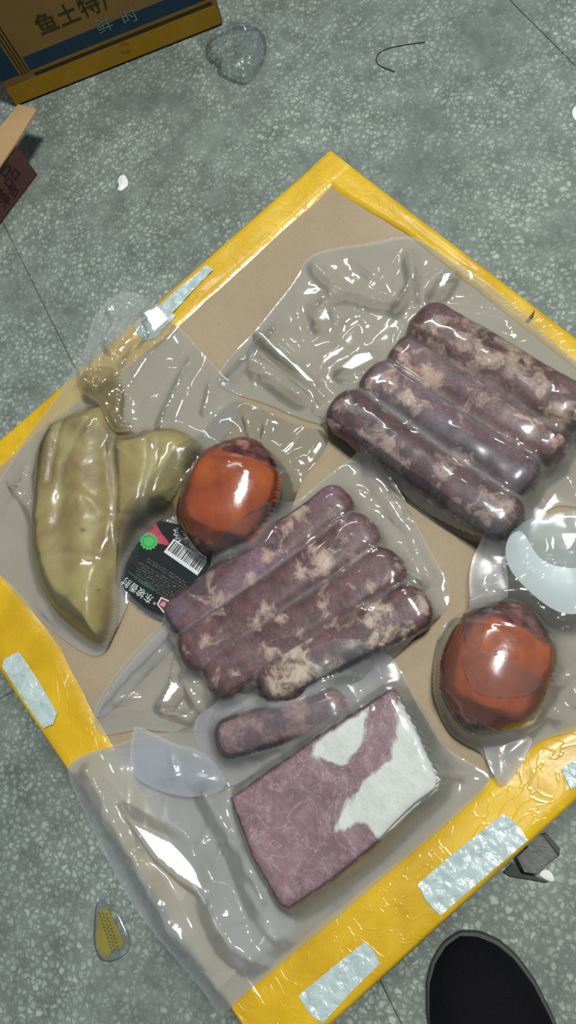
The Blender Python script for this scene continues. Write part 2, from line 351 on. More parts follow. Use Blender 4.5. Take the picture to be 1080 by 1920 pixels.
def m_bubble():
    m, nt, out = newmat('silvery_bubble_wrap'); b = NB(nt); v = b.coord(); n1 = b.noise(v, 90, 4, .6, 1.)
    c = b.mix(n1, srgb(124, 144, 145), srgb(184, 200, 199)); b.bsdf(c, .28, .5, b.bump(n1, .8, .002), out, coat=.5); return m
BUB = m_bubble()
def bubblepatch(pts, seed, r=.0058):
    q = PX(pts, BH + .002); 
    def zf(X, Y, D, i):
        s = r * 2.15; row = np.round(Y / (s * .866)); xs = X - (row % 2) * s / 2; cx = np.round(xs / s) * s; dd = np.hypot(xs - cx, Y - row * s * .866) / r
        return BH + .0022 + .0008 * np.sqrt(np.clip(1 - dd ** 2, 0, 1)) * (.6 + .4 * noise2(X / .01, Y / .01, seed)) + .0004 * fbm(X, Y, .006, seed)
    V, F, _ = gridsheet(q, .0009, zf); return mk('bubble_wrap', V, F, BUB, box)
bubblepatch([(8, 1236), (36, 1222), (72, 1275), (108, 1336), (100, 1358), (82, 1366), (44, 1312), (5, 1250)], 1, .0045)
bubblepatch([(783, 1658), (850, 1600), (945, 1525), (972, 1548), (990, 1575), (905, 1648), (825, 1717), (800, 1690)], 2)
bubblepatch([(560, 1866), (625, 1812), (685, 1765), (700, 1780), (713, 1806), (660, 1858), (606, 1918), (580, 1900)], 3)
bubblepatch([(1052, 1442), (1085, 1420), (1140, 1385), (1150, 1415), (1095, 1465), (1070, 1480)], 4)
bubblepatch([(300, 572), (345, 532), (388, 497), (400, 506), (362, 545), (322, 590)], 5, .0045)
bubblepatch([(252, 612), (296, 570), (330, 592), (292, 634), (268, 640)], 6, .0045)  # silvery patch added here stands for glare at the far-left edge
# ---- small tear of dark cardboard showing on the far tape
tr = PX([(985, 603), (1003, 581), (1000, 594), (991, 605)], BH + .002); V, F = prism(tr, BH + .0008, BH + .0022); tag(mk('tape_tear', V, F, m_plain('dark_tear', srgb(80, 66, 30), .7), box), 'small dark tear in the yellow tape')

# ------------------------------------------------------------------ meat
def sausage(a, b_, r, mat, name, label, group, cat='sausage', flat=.92, bend=0.0, seed=0, zb=TOPZ, pw=.82, fats=()):
    """a,b in pixels of the centre line; r in metres"""
    A = P(*a, zb + r * flat); Bq = P(*b_, zb + r * flat); d = Bq - A; Lg = np.linalg.norm(d); d /= Lg; s = np.array([-d[1], d[0], 0]); up = np.array([0, 0, 1.])
    n, m = 64, 36; V = []
    for i in range(n + 1):
        t = i / n; x = t * Lg; e = .85 * r
        q = min(x, Lg - x) / e; k = math.sqrt(max(0, 1 - (1 - min(q, 1)) ** 2.3)) if q < 1 else 1
        for j in range(m):
            a_ = 2 * math.pi * j / m; c_, s_ = math.cos(a_), math.sin(a_)
            p = pw; cx = math.copysign(abs(c_) ** p, c_); sx = math.copysign(abs(s_) ** p, s_)
            nz = 1 + .07 * mn.noise(Vector((x * 28 + seed * 9, c_ * 1.1, s_ * 1.1))) + .03 * mn.noise(Vector((x * 95 + seed, c_ * 3, s_ * 3)))
            rr = r * k * nz
            ctr = A + d * x + s * (bend * math.sin(math.pi * t)) ; ctr = ctr.copy()
            pt = ctr + s * cx * rr + up * (sx * rr * flat)
            pt[2] = max(pt[2], zb); V.append(pt)
    F = [[i * m + j, i * m + (j + 1) % m, (i + 1) * m + (j + 1) % m, (i + 1) * m + j] for i in range(n) for j in range(m)]
    V.append(A - d * 0); V.append(A + d * Lg); c0, c1 = len(V) - 2, len(V) - 1
    F += [[c0, (j + 1) % m, j] for j in range(m)] + [[c1, n * m + j, n * m + (j + 1) % m] for j in range(m)]
    VA = np.array(V); K = np.zeros(len(V))
    for fx, fy, fr in fats:
        q = P(fx, fy, zb + 1.8 * r * flat); K = np.maximum(K, np.clip(1.15 - np.linalg.norm(VA - q, axis=1) / (fr / 2500), 0, 1))
    o = mk(name, V, F, mat, attrs={'fat': K}); return tag(o, label, cat, group)
MEAT = {}
Sm = [m_sausage('marbled_sausage', k) for k in range(3)]
Sm2 = m_sausage('mauve_sausage', 5, lean=(112, 76, 82), deep=(78, 50, 56), mauve=(126, 104, 112), mv=.7, thr=.6)
G1 = 'thick sausages in the upper right pack'; G2 = 'pressed sausages in the middle pack'
c_ = [sausage((775, 602), (1098, 800), .0205, m_sausage('sausage_far', 11, lean=(104, 62, 56), deep=(54, 30, 28), fat=(176, 150, 130), thr=.51), 'sausage', 'fattest marbled sausage in the upper right pack, nearest the far taped edge', G1, seed=1, fats=[(868, 645, 34), (905, 660, 22), (965, 700, 26), (990, 680, 20), (1020, 720, 20)]),
      sausage((738, 656), (1058, 858), .0172, m_sausage('sausage_pinkish', 12, lean=(112, 72, 72), deep=(66, 40, 42), thr=.55), 'sausage', 'second sausage from the far edge in the upper right pack, cut flat at one end', G1, seed=2, fats=[(815, 715, 30), (800, 700, 20), (905, 750, 22), (930, 755, 18)]),
      sausage((686, 704), (1002, 920), .0170, Sm2, 'sausage', 'greyish mauve sausage, third from the far taped edge in the upper right pack', G1, seed=3, fats=[(780, 770, 18), (855, 850, 26), (880, 860, 20)]),
      sausage((625, 757), (972, 1000), .0172, m_sausage('sausage_near', 14, lean=(118, 68, 68), deep=(72, 36, 38), fat=(202, 172, 154), thr=.53), 'sausage', 'reddish sausage with pale fat, nearest the glazed hams in the upper right pack', G1, seed=4, fats=[(640, 762, 24), (725, 835, 22), (760, 868, 20), (852, 950, 24), (905, 975, 34)])]
MEAT['C'] = c_
d_ = [sausage((658, 930), (318, 1176), .0146, m_sausage('pressed_sausage_one', 21, mauve=(138, 102, 118), mv=.7, thr=.6), 'sausage', 'mauve pressed sausage beside the black label in the middle pack', G2, seed=5, flat=.8, pw=.6, fats=[(565, 965, 26), (545, 985, 18), (505, 1042, 20), (470, 1085, 20), (412, 1122, 24), (620, 960, 14)]),
      sausage((706, 985), (345, 1240), .0152, m_sausage('pressed_sausage_two', 22, thr=.575), 'sausage', 'second pressed sausage from the black label, in the middle pack', G2, seed=6, flat=.8, pw=.6, fats=[(600, 1050, 34), (565, 1072, 24), (500, 1150, 22), (480, 1165, 18), (388, 1200, 20), (350, 1220, 16), (640, 1010, 18)]),
      sausage((756, 1052), (392, 1288), .0152, m_sausage('pressed_sausage_three', 23, thr=.585), 'sausage', 'third pressed sausage from the black label, in the middle pack', G2, seed=7, flat=.8, pw=.6, fats=[(605, 1140, 24), (560, 1180, 16), (508, 1222, 26), (440, 1265, 16), (690, 1100, 18)]),
      sausage((806, 1126), (488, 1296), .0152, m_sausage('pressed_sausage_four', 24, fat=(205, 186, 160), thr=.53, mv=.2), 'sausage', 'pressed sausage with a big cream lump of fat, partly under the milky flap', G2, seed=8, flat=.8, pw=.6, fats=[(796, 1128, 26), (700, 1165, 28), (735, 1150, 18), (552, 1216, 26), (545, 1262, 46), (515, 1280, 30)])]
MEAT['D'] = d_

def ham(center, top, bot, wpx, hz, name, label, seed):
    A = P(*top, TOPZ + hz * .45); Bq = P(*bot, TOPZ + hz * .45); d = Bq - A; Lg = np.linalg.norm(d[:2]); d = d / np.linalg.norm(d); s = np.array([-d[1], d[0], 0]); up = np.array([0, 0, 1.])
    C0 = (A + Bq) / 2; C0[2] = TOPZ + hz / 2; hw = wpx / 2; n, m = 80, 96; V = []; K = []
    for i in range(n + 1):
        t = -1 + 2 * i / n; 
        prof = (1 - abs(t) ** 2.5) ** .5
        if t < -.55: prof *= 1 - .30 * ((-t - .55) / .45) ** 1.0
        if t > .62: prof *= 1 - .32 * ((t - .62) / .38) ** .8
        for j in range(m):
            a_ = 2 * math.pi * j / m; c1, s1 = math.cos(a_), math.sin(a_)
            dk = max(0, (-t - .46) / .24 + .5 * mn.noise(Vector((c1 * 2, s1 * 2, t * 2 + seed)))) if t < 0 else max(0, (t - .72) / .2 + .35 * mn.noise(Vector((c1 * 2, s1 * 2, t * 2 + seed))))
            wr = .085 * min(1, dk) * (abs(mn.noise(Vector((t * 13 + .6 * c1, c1 * .9, s1 * .9 + seed)))) * 2 - .4) + .03 * mn.noise(Vector((c1 * 1.5, s1 * 1.5, t * 2 + seed)))
            seam = -.05 * math.exp(-((t + .52 + .12 * c1) / .035) ** 2)
            rr = prof * (1 + wr + seam)
            pt = C0 + d * (t * Lg / 2) + s * c1 * hw * rr + up * s1 * hz / 2 * rr; pt[2] = max(pt[2], TOPZ); V.append(pt); K.append(min(1, dk))
    F = [[i * m + j, i * m + (j + 1) % m, (i + 1) * m + (j + 1) % m, (i + 1) * m + j] for i in range(n) for j in range(m)]
    o = mk(name, V, F, HAM, attrs={'dark': K}); return tag(o, label, 'ham', 'glazed round hams')
h1 = ham(None, (478, 826), (386, 1042), .070, .045, 'glazed_ham', 'orange-red glazed ham lying on a black label, left of the middle sausages', 1)
h2 = ham(None, (974, 1130), (884, 1376), .064, .052, 'glazed_ham', 'orange-red glazed ham half wrapped in a folded film, at the right beside the pork slab', 2)

# olive meat: lumpy pieces pressed together
olp = chaikin(PX([(104, 770), (150, 752), (200, 742), (226, 790), (246, 802), (300, 785), (345, 800), (378, 828), (360, 862), (338, 892), (328, 946), (272, 972), (226, 1030), (203, 1090), (206, 1136), (186, 1212), (150, 1196), (84, 1140), (54, 1080), (38, 1010), (48, 900), (52, 838), (72, 792)], TOPZ + .018), 2)
ridges = [([(115, 800), (95, 900), (75, 1010), (95, 1090)], .004), ([(165, 790), (150, 880), (150, 1000), (150, 1120), (180, 1180)], .0065), ([(232, 845), (228, 930), (215, 1030), (195, 1110)], .0055), ([(275, 825), (275, 900), (262, 960)], .0075), ([(335, 830), (318, 880), (300, 930)], .004)]
RV = [(PX(p, TOPZ + .018)[:, :2], k) for p, k in (([(215, 770), (208, 850), (218, 930), (212, 1010), (200, 1070)], .0040), ([(115, 770), (100, 850), (92, 900)], .0035), ([(180, 765), (120, 870), (105, 980)], .0018), ([(298, 800), (290, 870), (270, 960)], .0032), ([(240, 815), (262, 800), (300, 790)], .003), ([(60, 1050), (120, 1042), (200, 1050)], .0014), ([(345, 810), (325, 880)], .002))]
RW = [(PX(p, TOPZ + .018)[:, :2], k) for p, k in ridges]
def olz(X, Y, D, ins):
    e = np.clip(D / .014, 0, 1); z = .016 * np.sqrt(1 - (1 - e) ** 2)
    for p, k in RW:
        dd, _, _ = polydist(p, X, Y, closed=False); z = z + k * np.exp(-(dd / .0135) ** 2) * e
    for p, k in RV:
        dd, _, _ = polydist(p, X, Y, closed=False); z = z - k * np.exp(-(dd / .0035) ** 2) * e
    z = z + e * (.0007 * fbm(X, Y, .02, 11) - .0012 * np.exp(-(fbm(X, Y, .06, 17, 1) / .06) ** 2))
    return TOPZ + z
V, F, (X, Y, D, used) = gridsheet(olp, .0014, olz)
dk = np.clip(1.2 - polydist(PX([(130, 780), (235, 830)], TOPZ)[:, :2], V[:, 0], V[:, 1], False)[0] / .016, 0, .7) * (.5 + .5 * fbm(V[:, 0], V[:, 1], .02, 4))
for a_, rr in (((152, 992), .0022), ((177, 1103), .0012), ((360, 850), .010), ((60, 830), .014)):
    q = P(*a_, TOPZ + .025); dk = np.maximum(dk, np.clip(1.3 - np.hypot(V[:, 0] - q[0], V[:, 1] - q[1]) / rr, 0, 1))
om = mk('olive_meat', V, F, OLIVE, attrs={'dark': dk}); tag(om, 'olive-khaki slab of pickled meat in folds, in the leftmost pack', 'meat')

# pork slab
SZ = TOPZ + .036
sp = PX([(428, 1496), (520, 1432), (640, 1350), (733, 1290), (748, 1306), (790, 1385), (824, 1462), (818, 1482), (770, 1520), (700, 1590), (620, 1655), (540, 1708), (522, 1700), (470, 1610)], SZ)
spr = sp
fatA = PX([(592, 1392), (640, 1358), (690, 1326), (680, 1390), (643, 1437), (610, 1428), (587, 1415)], SZ)
fatB = PX([(741, 1392), (748, 1340), (746, 1292), (772, 1292), (845, 1466), (782, 1530), (716, 1592), (686, 1545), (650, 1548), (617, 1568), (640, 1530), (664, 1486), (700, 1452), (734, 1425)], SZ)
def slz(X, Y, D, ins):
    e = np.clip(D / .004, 0, 1); return np.where(D <= 1e-6, SZ - .004, SZ - .004 * (1 - np.sqrt(1 - (1 - e) ** 2)) + .0006 * fbm(X, Y, .012, 8) * e)
V, F, (X, Y, D, used) = gridsheet(spr, .0014, slz)
nb = len(spr); V2 = V.tolist(); F2 = F.tolist()
def side_skirt(poly, ztop, zbot, flare=0.0, steps=5):
    c = poly[:, :2].mean(0); VV = []; m = len(poly)
    for k in range(steps + 1):
        t = k / steps
        for p in poly:
            q = c + (p[:2] - c) * (1 + flare * math.sin(math.pi * t)); VV.append((q[0], q[1], ztop + (zbot - ztop) * t))
    FF = [[k * m + i, (k + 1) * m + i, (k + 1) * m + (i + 1) % m, k * m + (i + 1) % m] for k in range(steps) for i in range(m)]
    return VV, FF
def dens(poly, res=.004):
    o = []
    for i in range(len(poly)):
        a, b_ = poly[i], poly[(i + 1) % len(poly)]; n = max(1, int(np.linalg.norm(b_ - a) / res)); o += [a + (b_ - a) * k / n for k in range(n)]
    return np.array(o)
VV, FF = side_skirt(dens(spr), SZ - .004, TOPZ, .025); off = len(V2); V2 += VV; F2 += [[i + off for i in f] for f in FF]
V2 = np.array(V2)
def soft(poly, V): d, _, _ = polydist(poly, V[:, 0], V[:, 1]); i = inside(poly, V[:, 0], V[:, 1]); return np.clip(.5 + np.where(i, d, -d) / .010, 0, 1)
fat = np.maximum(soft(fatA, V2), soft(fatB, V2)); edgeb = np.clip(1 - polydist(spr, V2[:, 0], V2[:, 1])[0] / .004, 0, 1) * .12
slab = mk('pork_slab', V2, F2, SLAB, attrs={'fat': np.maximum(fat, edgeb * (V2[:, 2] > SZ - .01))}); tag(slab, 'rectangular mauve pork slab with white fat, nearest the shoe', 'meat')

# piece of sausage seen dim under the milky flap
ps = sausage((655, 1322), (405, 1392), .0135, m_sausage('pale_sausage', 31, lean=(120, 84, 88), deep=(84, 56, 62), fat=(178, 136, 128), thr=.48), 'sausage', 'dim pinkish sausage under the milky flap between middle pack and pork slab', None, flat=.75, seed=12)

# ------------------------------------------------------------------ plastic bags draped over the meat
SOLIDS = []      # list of (V,F) to drape over
def addsolid(o):
    me = o.data; off = rootloc(o); SOLIDS.append((np.array([v.co[:] for v in me.vertices]) + off, [list(p.vertices) for p in me.polygons]))
def outbox(X, Y):
    i = inside(QUAD, X, Y); d, _, _ = polydist(QUAD, X, Y); return np.where(i, 0, d)
def smooth5(H, mask):
    Q = np.pad(H, 1, mode='edge'); return (Q[:-2, 1:-1] + Q[2:, 1:-1] + Q[1:-1, :-2] + Q[1:-1, 2:] + 2 * H) / 6
def film(name, outline, mat, parent=None, z0=TOPZ + .0006, res=.0016, iters=26, seed=0, ncr=60, amp=.0022, und=.0016, ground=None, radial=None, lift=.0008, droop=.35, smoothk=2, clear=1.0, loc=None, extra=None, crlen=(.025, .11), zpl=None, ridges=(), glint_facets=()):
    poly = PX(outline, (zpl if zpl is not None else TOPZ + .006) if ground is None else ground); poly = chaikin(poly, smoothk)[:, :2]
    Vs = []; Fs = []; o_ = 0
    for V, F in SOLIDS:
        if ground is None or True: Vs.append(V); Fs += [[i + o_ for i in f] for f in F]; o_ += len(V)
    bvh = BVHTree.FromPolygons(np.vstack(Vs).tolist(), Fs) if Vs and ground is None else None
    r = np.random.RandomState(seed + 100); st = {}
    def zf(X, Y, D, ins):
        if ground is None:
            ob_ = outbox(X, Y); base = z0 - droop * np.clip(ob_, 0, .3) - .004 * np.clip(ob_ / .01, 0, 1)
        else: base = np.full(X.shape, ground)
        obs_ = base.copy()
        if bvh:
            near = ins | (D > -1)
            for i in range(X.shape[0]):
                for j in range(X.shape[1]):
                    h = bvh.ray_cast((X[i, j], Y[i, j], .6), (0, 0, -1))
                    if h[0] is not None and h[0].z > obs_[i, j]: obs_[i, j] = h[0].z
        obs_ += lift; H = obs_.copy()
        for k in range(iters): H = np.maximum(obs_, smooth5(H, ins))
        for k in range(3): H = smooth5(H, ins)
        H = np.maximum(H, obs_ - .0002)
        free = np.clip((H - obs_) / .002, 0, 1); flatz = np.clip(1 - (obs_ - base - lift) / .004, 0, 1)
        wfree = np.maximum(.26, np.maximum(free, flatz) * clear)
        st['loose'] = np.maximum(np.clip((H - obs_) / .003, 0, 1), flatz)
        e = np.clip(D / .012, .15, 1)
        Z = und * (fbm(X, Y, .035, seed + 1, 2) + .7)
        x0, x1, y0, y1 = poly[:, 0].min(), poly[:, 0].max(), poly[:, 1].min(), poly[:, 1].max()
        for k in range(ncr):
            cx, cy = r.uniform(x0, x1), r.uniform(y0, y1)
            if radial is not None and k % 3:
                q = P(*radial[k % len(radial)], TOPZ)[:2]; th = r.uniform(0, 2 * math.pi); dd0 = r.uniform(.005, .03); cx, cy = q[0] + math.cos(th) * dd0, q[1] + math.sin(th) * dd0
            else: th = r.uniform(0, 2 * math.pi)
            Lg = r.uniform(*crlen); wd = r.uniform(.0012, .0045); A_ = r.uniform(.4, 1.) * amp * (1 if r.rand() < .7 else -.5); cv = r.uniform(-4, 4)
            u = (X - cx) * math.cos(th) + (Y - cy) * math.sin(th); v = -(X - cx) * math.sin(th) + (Y - cy) * math.cos(th) + cv * u * u
            m = (u > -.004) & (u < Lg); tp = np.clip(1 - u / Lg, 0, 1) * np.clip((u + .004) / .006, 0, 1)
            Z = Z + np.where(m, A_ * tp * np.exp(-np.abs(v) / wd), 0)
        for pp, hh, ww in ridges:
            q = PX(pp, TOPZ + .01)[:, :2]; dd, _, _ = polydist(q, X, Y, closed=False); Z = Z + hh * np.clip(1 - dd / ww, 0, 1) * (1 + .25 * fbm(X, Y, .01, seed + 3, 2))
        Z = Z + .00012 * fbm(X, Y, .006, seed + 9, 2)
        Z = np.maximum(Z, 0) * wfree * e
        H = H + Z
        for pp, fd in glint_facets:          # flat film patches tilted to mirror the lamp, shaped for glints
            q = PX(pp, TOPZ + .012)[:, :2]; c0 = q.mean(0); ii = inside(q, X, Y); dd, _, _ = polydist(q, X, Y); mk_ = np.clip(.5 + np.where(ii, dd, -dd) / fd, 0, 1); mk_ = mk_ * mk_ * (3 - 2 * mk_)
            pt = np.array([c0[0], c0[1], TOPZ + .012]); a1 = CAM - pt; a1 /= np.linalg.norm(a1); a2 = np.array([0.10, .5, 2.15]) - pt; a2 /= np.linalg.norm(a2); hn = a1 + a2; hn /= np.linalg.norm(hn)
            if mk_.max() > 0:
                pl = -(hn[0] * (X - c0[0]) + hn[1] * (Y - c0[1])) / hn[2]; low = np.where(mk_ > .5, H - pl, -1).max(); low = max(low, np.where(mk_ > .05, obs_ - pl, -1).max() if False else low)
                H = H * (1 - mk_) + (pl + low) * mk_
        if extra is not None: H = extra(X, Y, D, H)
        return H
    V, F, (gx, gy, gd, used) = gridsheet(poly, res, zf)
    o = mk(name, V, F, mat, parent, attrs={'loose': st['loose'][used]}); return o

def bag(name, label, group='vacuum packs of meat on the box', at=None):
    q = P(*at, TOPZ); return thing(name, label, 'bag', (q[0], q[1], TOPZ), group)

# A: olive meat bag
for o in (om,): addsolid(o)
bA = bag('vacuum_bag', 'clear vacuum bag around the olive-khaki meat, its neck hanging over the far edge', at=(200, 950))
fA = film('film', [(100, 745), (128, 690), (150, 640), (158, 590), (190, 545), (232, 528), (262, 545), (300, 575), (345, 620), (405, 690), (450, 728), (440, 790), (385, 850), (345, 905), (330, 950), (270, 1000), (245, 1060), (240, 1120), (215, 1180), (190, 1230), (150, 1225), (80, 1170), (20, 1110), (-40, 1030), (-30, 930), (10, 870), (45, 810)], FILM, bA, glint_facets=[([(262, 590), (300, 568), (325, 592), (285, 632)], .005), ([(205, 655), (218, 655), (262, 600), (255, 596)], .003), ([(6, 900), (44, 918), (36, 940)], .004), ([(186, 575), (206, 560), (202, 585)], .004)], ridges=[([(215, 705), (250, 650), (322, 585)], .009, .010), ([(200, 640), (212, 590), (205, 560)], .010, .008), ([(160, 700), (178, 640)], .006, .006), ([(300, 785), (330, 715), (362, 650)], .007, .008), ([(400, 690), (380, 760)], .005, .006), ([(30, 900), (55, 960)], .006, .007), ([(100, 1180), (60, 1130)], .004, .008)], seed=1, ncr=55, radial=[(235, 700), (240, 800), (150, 650), (60, 850)], amp=.0045, iters=16, lift=.0007, droop=.10)
# twisted neck with juice
nk = film('twisted_neck', [(158, 744), (164, 716), (190, 702), (222, 700), (243, 718), (242, 760), (238, 800), (262, 806), (258, 822), (232, 826), (214, 806), (200, 768), (178, 756)], FILM_OL, bA, seed=31, ncr=90, radial=[(205, 735), (230, 800)], amp=.009, z0=TOPZ + .015, crlen=(.01, .03), droop=.1, lift=.003, und=.004, res=.0011); tag(nk, 'crumpled brownish neck of the bag')
addsolid(fA)

# C: upper right sausages
for o in c_: addsolid(o)
bC = bag('vacuum_bag', 'clear vacuum bag around the four thick sausages, its crinkled mouth in the centre', at=(860, 800))
fC = film('film', [(398, 715), (425, 665), (480, 610), (520, 560), (552, 520), (575, 470), (640, 455), (700, 448), (762, 432), (800, 448), (880, 500), (960, 560), (1060, 650), (1160, 740), (1230, 830), (1200, 920), (1100, 950), (1040, 940), (1000, 975), (955, 1030), (920, 1026), (850, 990), (780, 948), (735, 905), (690, 862), (645, 815), (608, 792), (560, 780), (500, 752), (440, 735)], FILM, bC, glint_facets=[([(626, 692), (664, 656), (694, 648), (712, 668), (660, 696)], .004), ([(806, 552), (826, 510), (862, 504), (840, 540)], .004), ([(766, 500), (776, 498), (790, 560), (778, 556)], .003), ([(580, 600), (612, 560), (628, 600)], .004), ([(478, 640), (500, 632), (600, 712), (575, 722)], .004), ([(478, 700), (500, 690), (510, 704)], .003), ([(1062, 790), (1085, 800), (1080, 830)], .004)], ridges=[([(640, 690), (700, 655)], .008, .008), ([(745, 570), (775, 520), (768, 470)], .009, .007), ([(815, 545), (850, 510)], .008, .010), ([(575, 480), (640, 540), (740, 565)], .006, .008), ([(600, 600), (590, 570), (620, 545)], .008, .009), ([(490, 640), (480, 680), (560, 740)], .009, .010), ([(605, 740), (560, 690)], .006, .006), ([(420, 700), (520, 610)], .006, .010)], seed=2, ncr=70, radial=[(755, 570), (740, 560), (690, 670), (610, 730), (1010, 960), (1050, 860), (480, 640), (540, 700)], amp=.0042, iters=18)
bkC = film('back_film', [(600, 790), (690, 870), (790, 962), (915, 1030), (960, 1030), (1040, 960), (1000, 900), (800, 800), (680, 740)], FILM_BACK, bC, seed=22, ncr=20, amp=.002, iters=2)
addsolid(fC)

# B: ham one with its label
bB = bag('vacuum_bag', 'clear vacuum bag with a black label around the left glazed ham', at=(400, 960))
LZ = TOPZ + .0055
def text(name, s, px, pdir, hpx, mat, parent, z=None, plane=None, align='CENTER', squash=1.0, thick=.00006, lift=.0002):
    """flat lettering lying on a surface; px centre pixel, pdir reading direction in pixels, hpx letter height in pixels"""
    cu = bpy.data.curves.new(name, 'FONT'); cu.body = s; cu.align_x = align; cu.align_y = 'CENTER'; cu.size = 1; cu.extrude = 0; cu.resolution_u = 2
    t = bpy.data.objects.new(name, cu); COL.objects.link(t); dg = bpy.context.evaluated_depsgraph_get(); me = bpy.data.meshes.new_from_object(t.evaluated_get(dg))
    V = np.array([v.co[:] for v in me.vertices]); F = [list(p.vertices) for p in me.polygons]; bpy.data.objects.remove(t); bpy.data.meshes.remove(me)
    if plane is None:
        o = P(*px, z); e = P(px[0] + pdir[0], px[1] + pdir[1], z) - o; ux = e / np.linalg.norm(e); n = np.array([0, 0, 1.]); uy = np.cross(n, ux)
        f = P(px[0] - pdir[1], px[1] + pdir[0], z) - o; sc = hpx * np.linalg.norm(f) / math.hypot(*pdir)
    else:
        o, ux, uy, n, sc = plane
    W_ = o + np.outer(V[:, 0] * sc * squash, ux) + np.outer(V[:, 1] * sc, uy) + n * lift
    return mk(name, W_, F, mat, parent, smooth=False)
WHITE = m_plain('white_print', srgb(222, 224, 220), .5, var=.02, bump=0); GREYP = m_plain('grey_print', srgb(120, 122, 110), .5, var=.1, bump=0)
BLK = m_plain('black_label_print', srgb(10, 12, 12), .25, .5, 200, .1, .05); REDP = m_plain('dark_red_print', srgb(140, 34, 52), .4, var=.03, bump=0)
GREENP = m_plain('green_seal_print', srgb(70, 190, 96), .4, var=.04, bump=0); DGREEN = m_plain('dark_green_print', srgb(24, 96, 50), .4, bump=0); PINKP = m_plain('pink_print', srgb(186, 66, 86), .45, .3, 130, .35, .05)
lab = chaikin(PX([(247, 990), (256, 980), (275, 976), (300, 977), (330, 982), (352, 990), (400, 1015), (440, 1040), (410, 1090), (385, 1110), (350, 1135), (318, 1152), (303, 1153), (280, 1145), (250, 1122), (226, 1094), (228, 1060), (236, 1020)], LZ), 1)
V, F = prism(lab, LZ - .0012, LZ); label = mk('black_label', V, F, BLK, bB, smooth=False); tag(label, 'black printed label with white lettering')
def flatpoly(name, pts, mat, z, parent, th=.0001, k=0):
    q = PX(pts, z); q = chaikin(q, k) if k else q; V, F = prism(q, z - th, z); return mk(name, V, F, mat, parent, smooth=False)
TD = (-.795, -.565)
text('lettering', '东坡香肘', (258.5, 1106), TD, 19, WHITE, label, z=LZ)
text('lettering', '®', (290, 1131), TD, 8, WHITE, label, z=LZ)
flatpoly('brand_badge', [(294, 1133), (302, 1119), (328, 1131), (330, 1138), (312, 1150), (306, 1149)], WHITE, LZ + .0003, label)
flatpoly('brand_badge_field', [(297, 1133), (303, 1122), (324, 1132), (325, 1138), (310, 1146), (307, 1146)], REDP, LZ + .0005, label)
text('lettering', '金锣', (311, 1134), (-.85, -.5), 11, WHITE, label, z=LZ + .0005)
text('lettering', '600g', (333, 1004), (-.45, -.9), 15, WHITE, label, z=LZ)
# pink meat picture, green seal
flatpoly('meat_picture', [(246, 993), (254, 983), (270, 979), (290, 978), (297, 990), (304, 1002), (312, 1010), (318, 1020), (312, 1023), (300, 1019), (285, 1020), (262, 1012), (252, 1003)], PINKP, LZ + .0002, label, k=1)
q0 = (279, 1015)
flatpoly('green_seal', [(q0[0] + (16 + 1.6 * math.cos(14 * a)) * math.cos(a), q0[1] + (15.5 + 1.6 * math.cos(14 * a)) * math.sin(a)) for a in np.linspace(0, 2 * math.pi, 85)[:-1]], GREENP, LZ + .0004, label)
ro = [(q0[0] + 11.5 * math.cos(a), q0[1] + 11 * math.sin(a)) for a in np.linspace(0, 2 * math.pi, 40)[:-1]]; ri = [(q0[0] + 10.5 * math.cos(a), q0[1] + 10 * math.sin(a)) for a in np.linspace(0, 2 * math.pi, 40)[:-1]]
V = np.vstack([PX(ro, LZ + .0006), PX(ri, LZ + .0006)]); n = len(ro); mk('seal_ring', V, [[i, (i + 1) % n, n + (i + 1) % n, n + i] for i in range(n)], DGREEN, label, smooth=False)
def marks(name, rows, mat, z, parent, seed=3):
    r = np.random.RandomState(seed); V = []; F = []
    for (x0, y0, x1, y1, h, gap) in rows:
        Lg = math.hypot(x1 - x0, y1 - y0); n = int(Lg / gap); ux, uy = (x1 - x0) / Lg, (y1 - y0) / Lg
        for i in range(n):
            for k in range(3):
                if r.rand() < .15: continue
                w_ = gap * r.uniform(.3, .75); hh = h * r.uniform(.12, .3); ox = i * gap + r.uniform(0, gap - w_); oy = r.uniform(0, h - hh)
                if r.rand() < .4: w_, hh = gap * .15, h * r.uniform(.5, .9); oy = (h - hh) * r.rand()
                p = [(x0 + ux * (ox + a) - uy * (oy + b_), y0 + uy * (ox + a) + ux * (oy + b_)) for a, b_ in ((0, 0), (w_, 0), (w_, hh), (0, hh))]
                V += PX(p, z).tolist(); k0 = len(V); F.append([k0 - 1, k0 - 2, k0 - 3, k0 - 4])
    o = mk(name, V, F, mat, parent, smooth=False); return tag(o, kind='stuff')
marks('small_print', [(x0 + k * 3.2 * -.0, y0, x0 + 1, y0 + .8, 1, 9) for k in range(0) for x0, y0 in ()] or [(262 - i * 1.1 + (15 if i < 2 else 0), 1041 + i * 5.4 + (4 if i < 2 else 0), min(378, 352 + i * 4) - max(0, i - 6) * 9, 1041 + i * 5.4 + (min(378, 352 + i * 4) - max(0, i - 6) * 9 - 262 + i * 1.1) * .58, 3.4, 3.9) for i in range(9)], GREYP, LZ + .0002, label)
marks('small_print', [(243, 1020 + i * 6, 262, 1031 + i * 6, 3.0, 3.4) for i in range(6)], m_plain('dim_print', srgb(70, 74, 66), .5, bump=0), LZ + .0002, label, 9)
flatpoly('text_line', [(240, 1073), (241, 1071), (295, 1108), (294, 1111)], DGREEN, LZ + .0002, label)
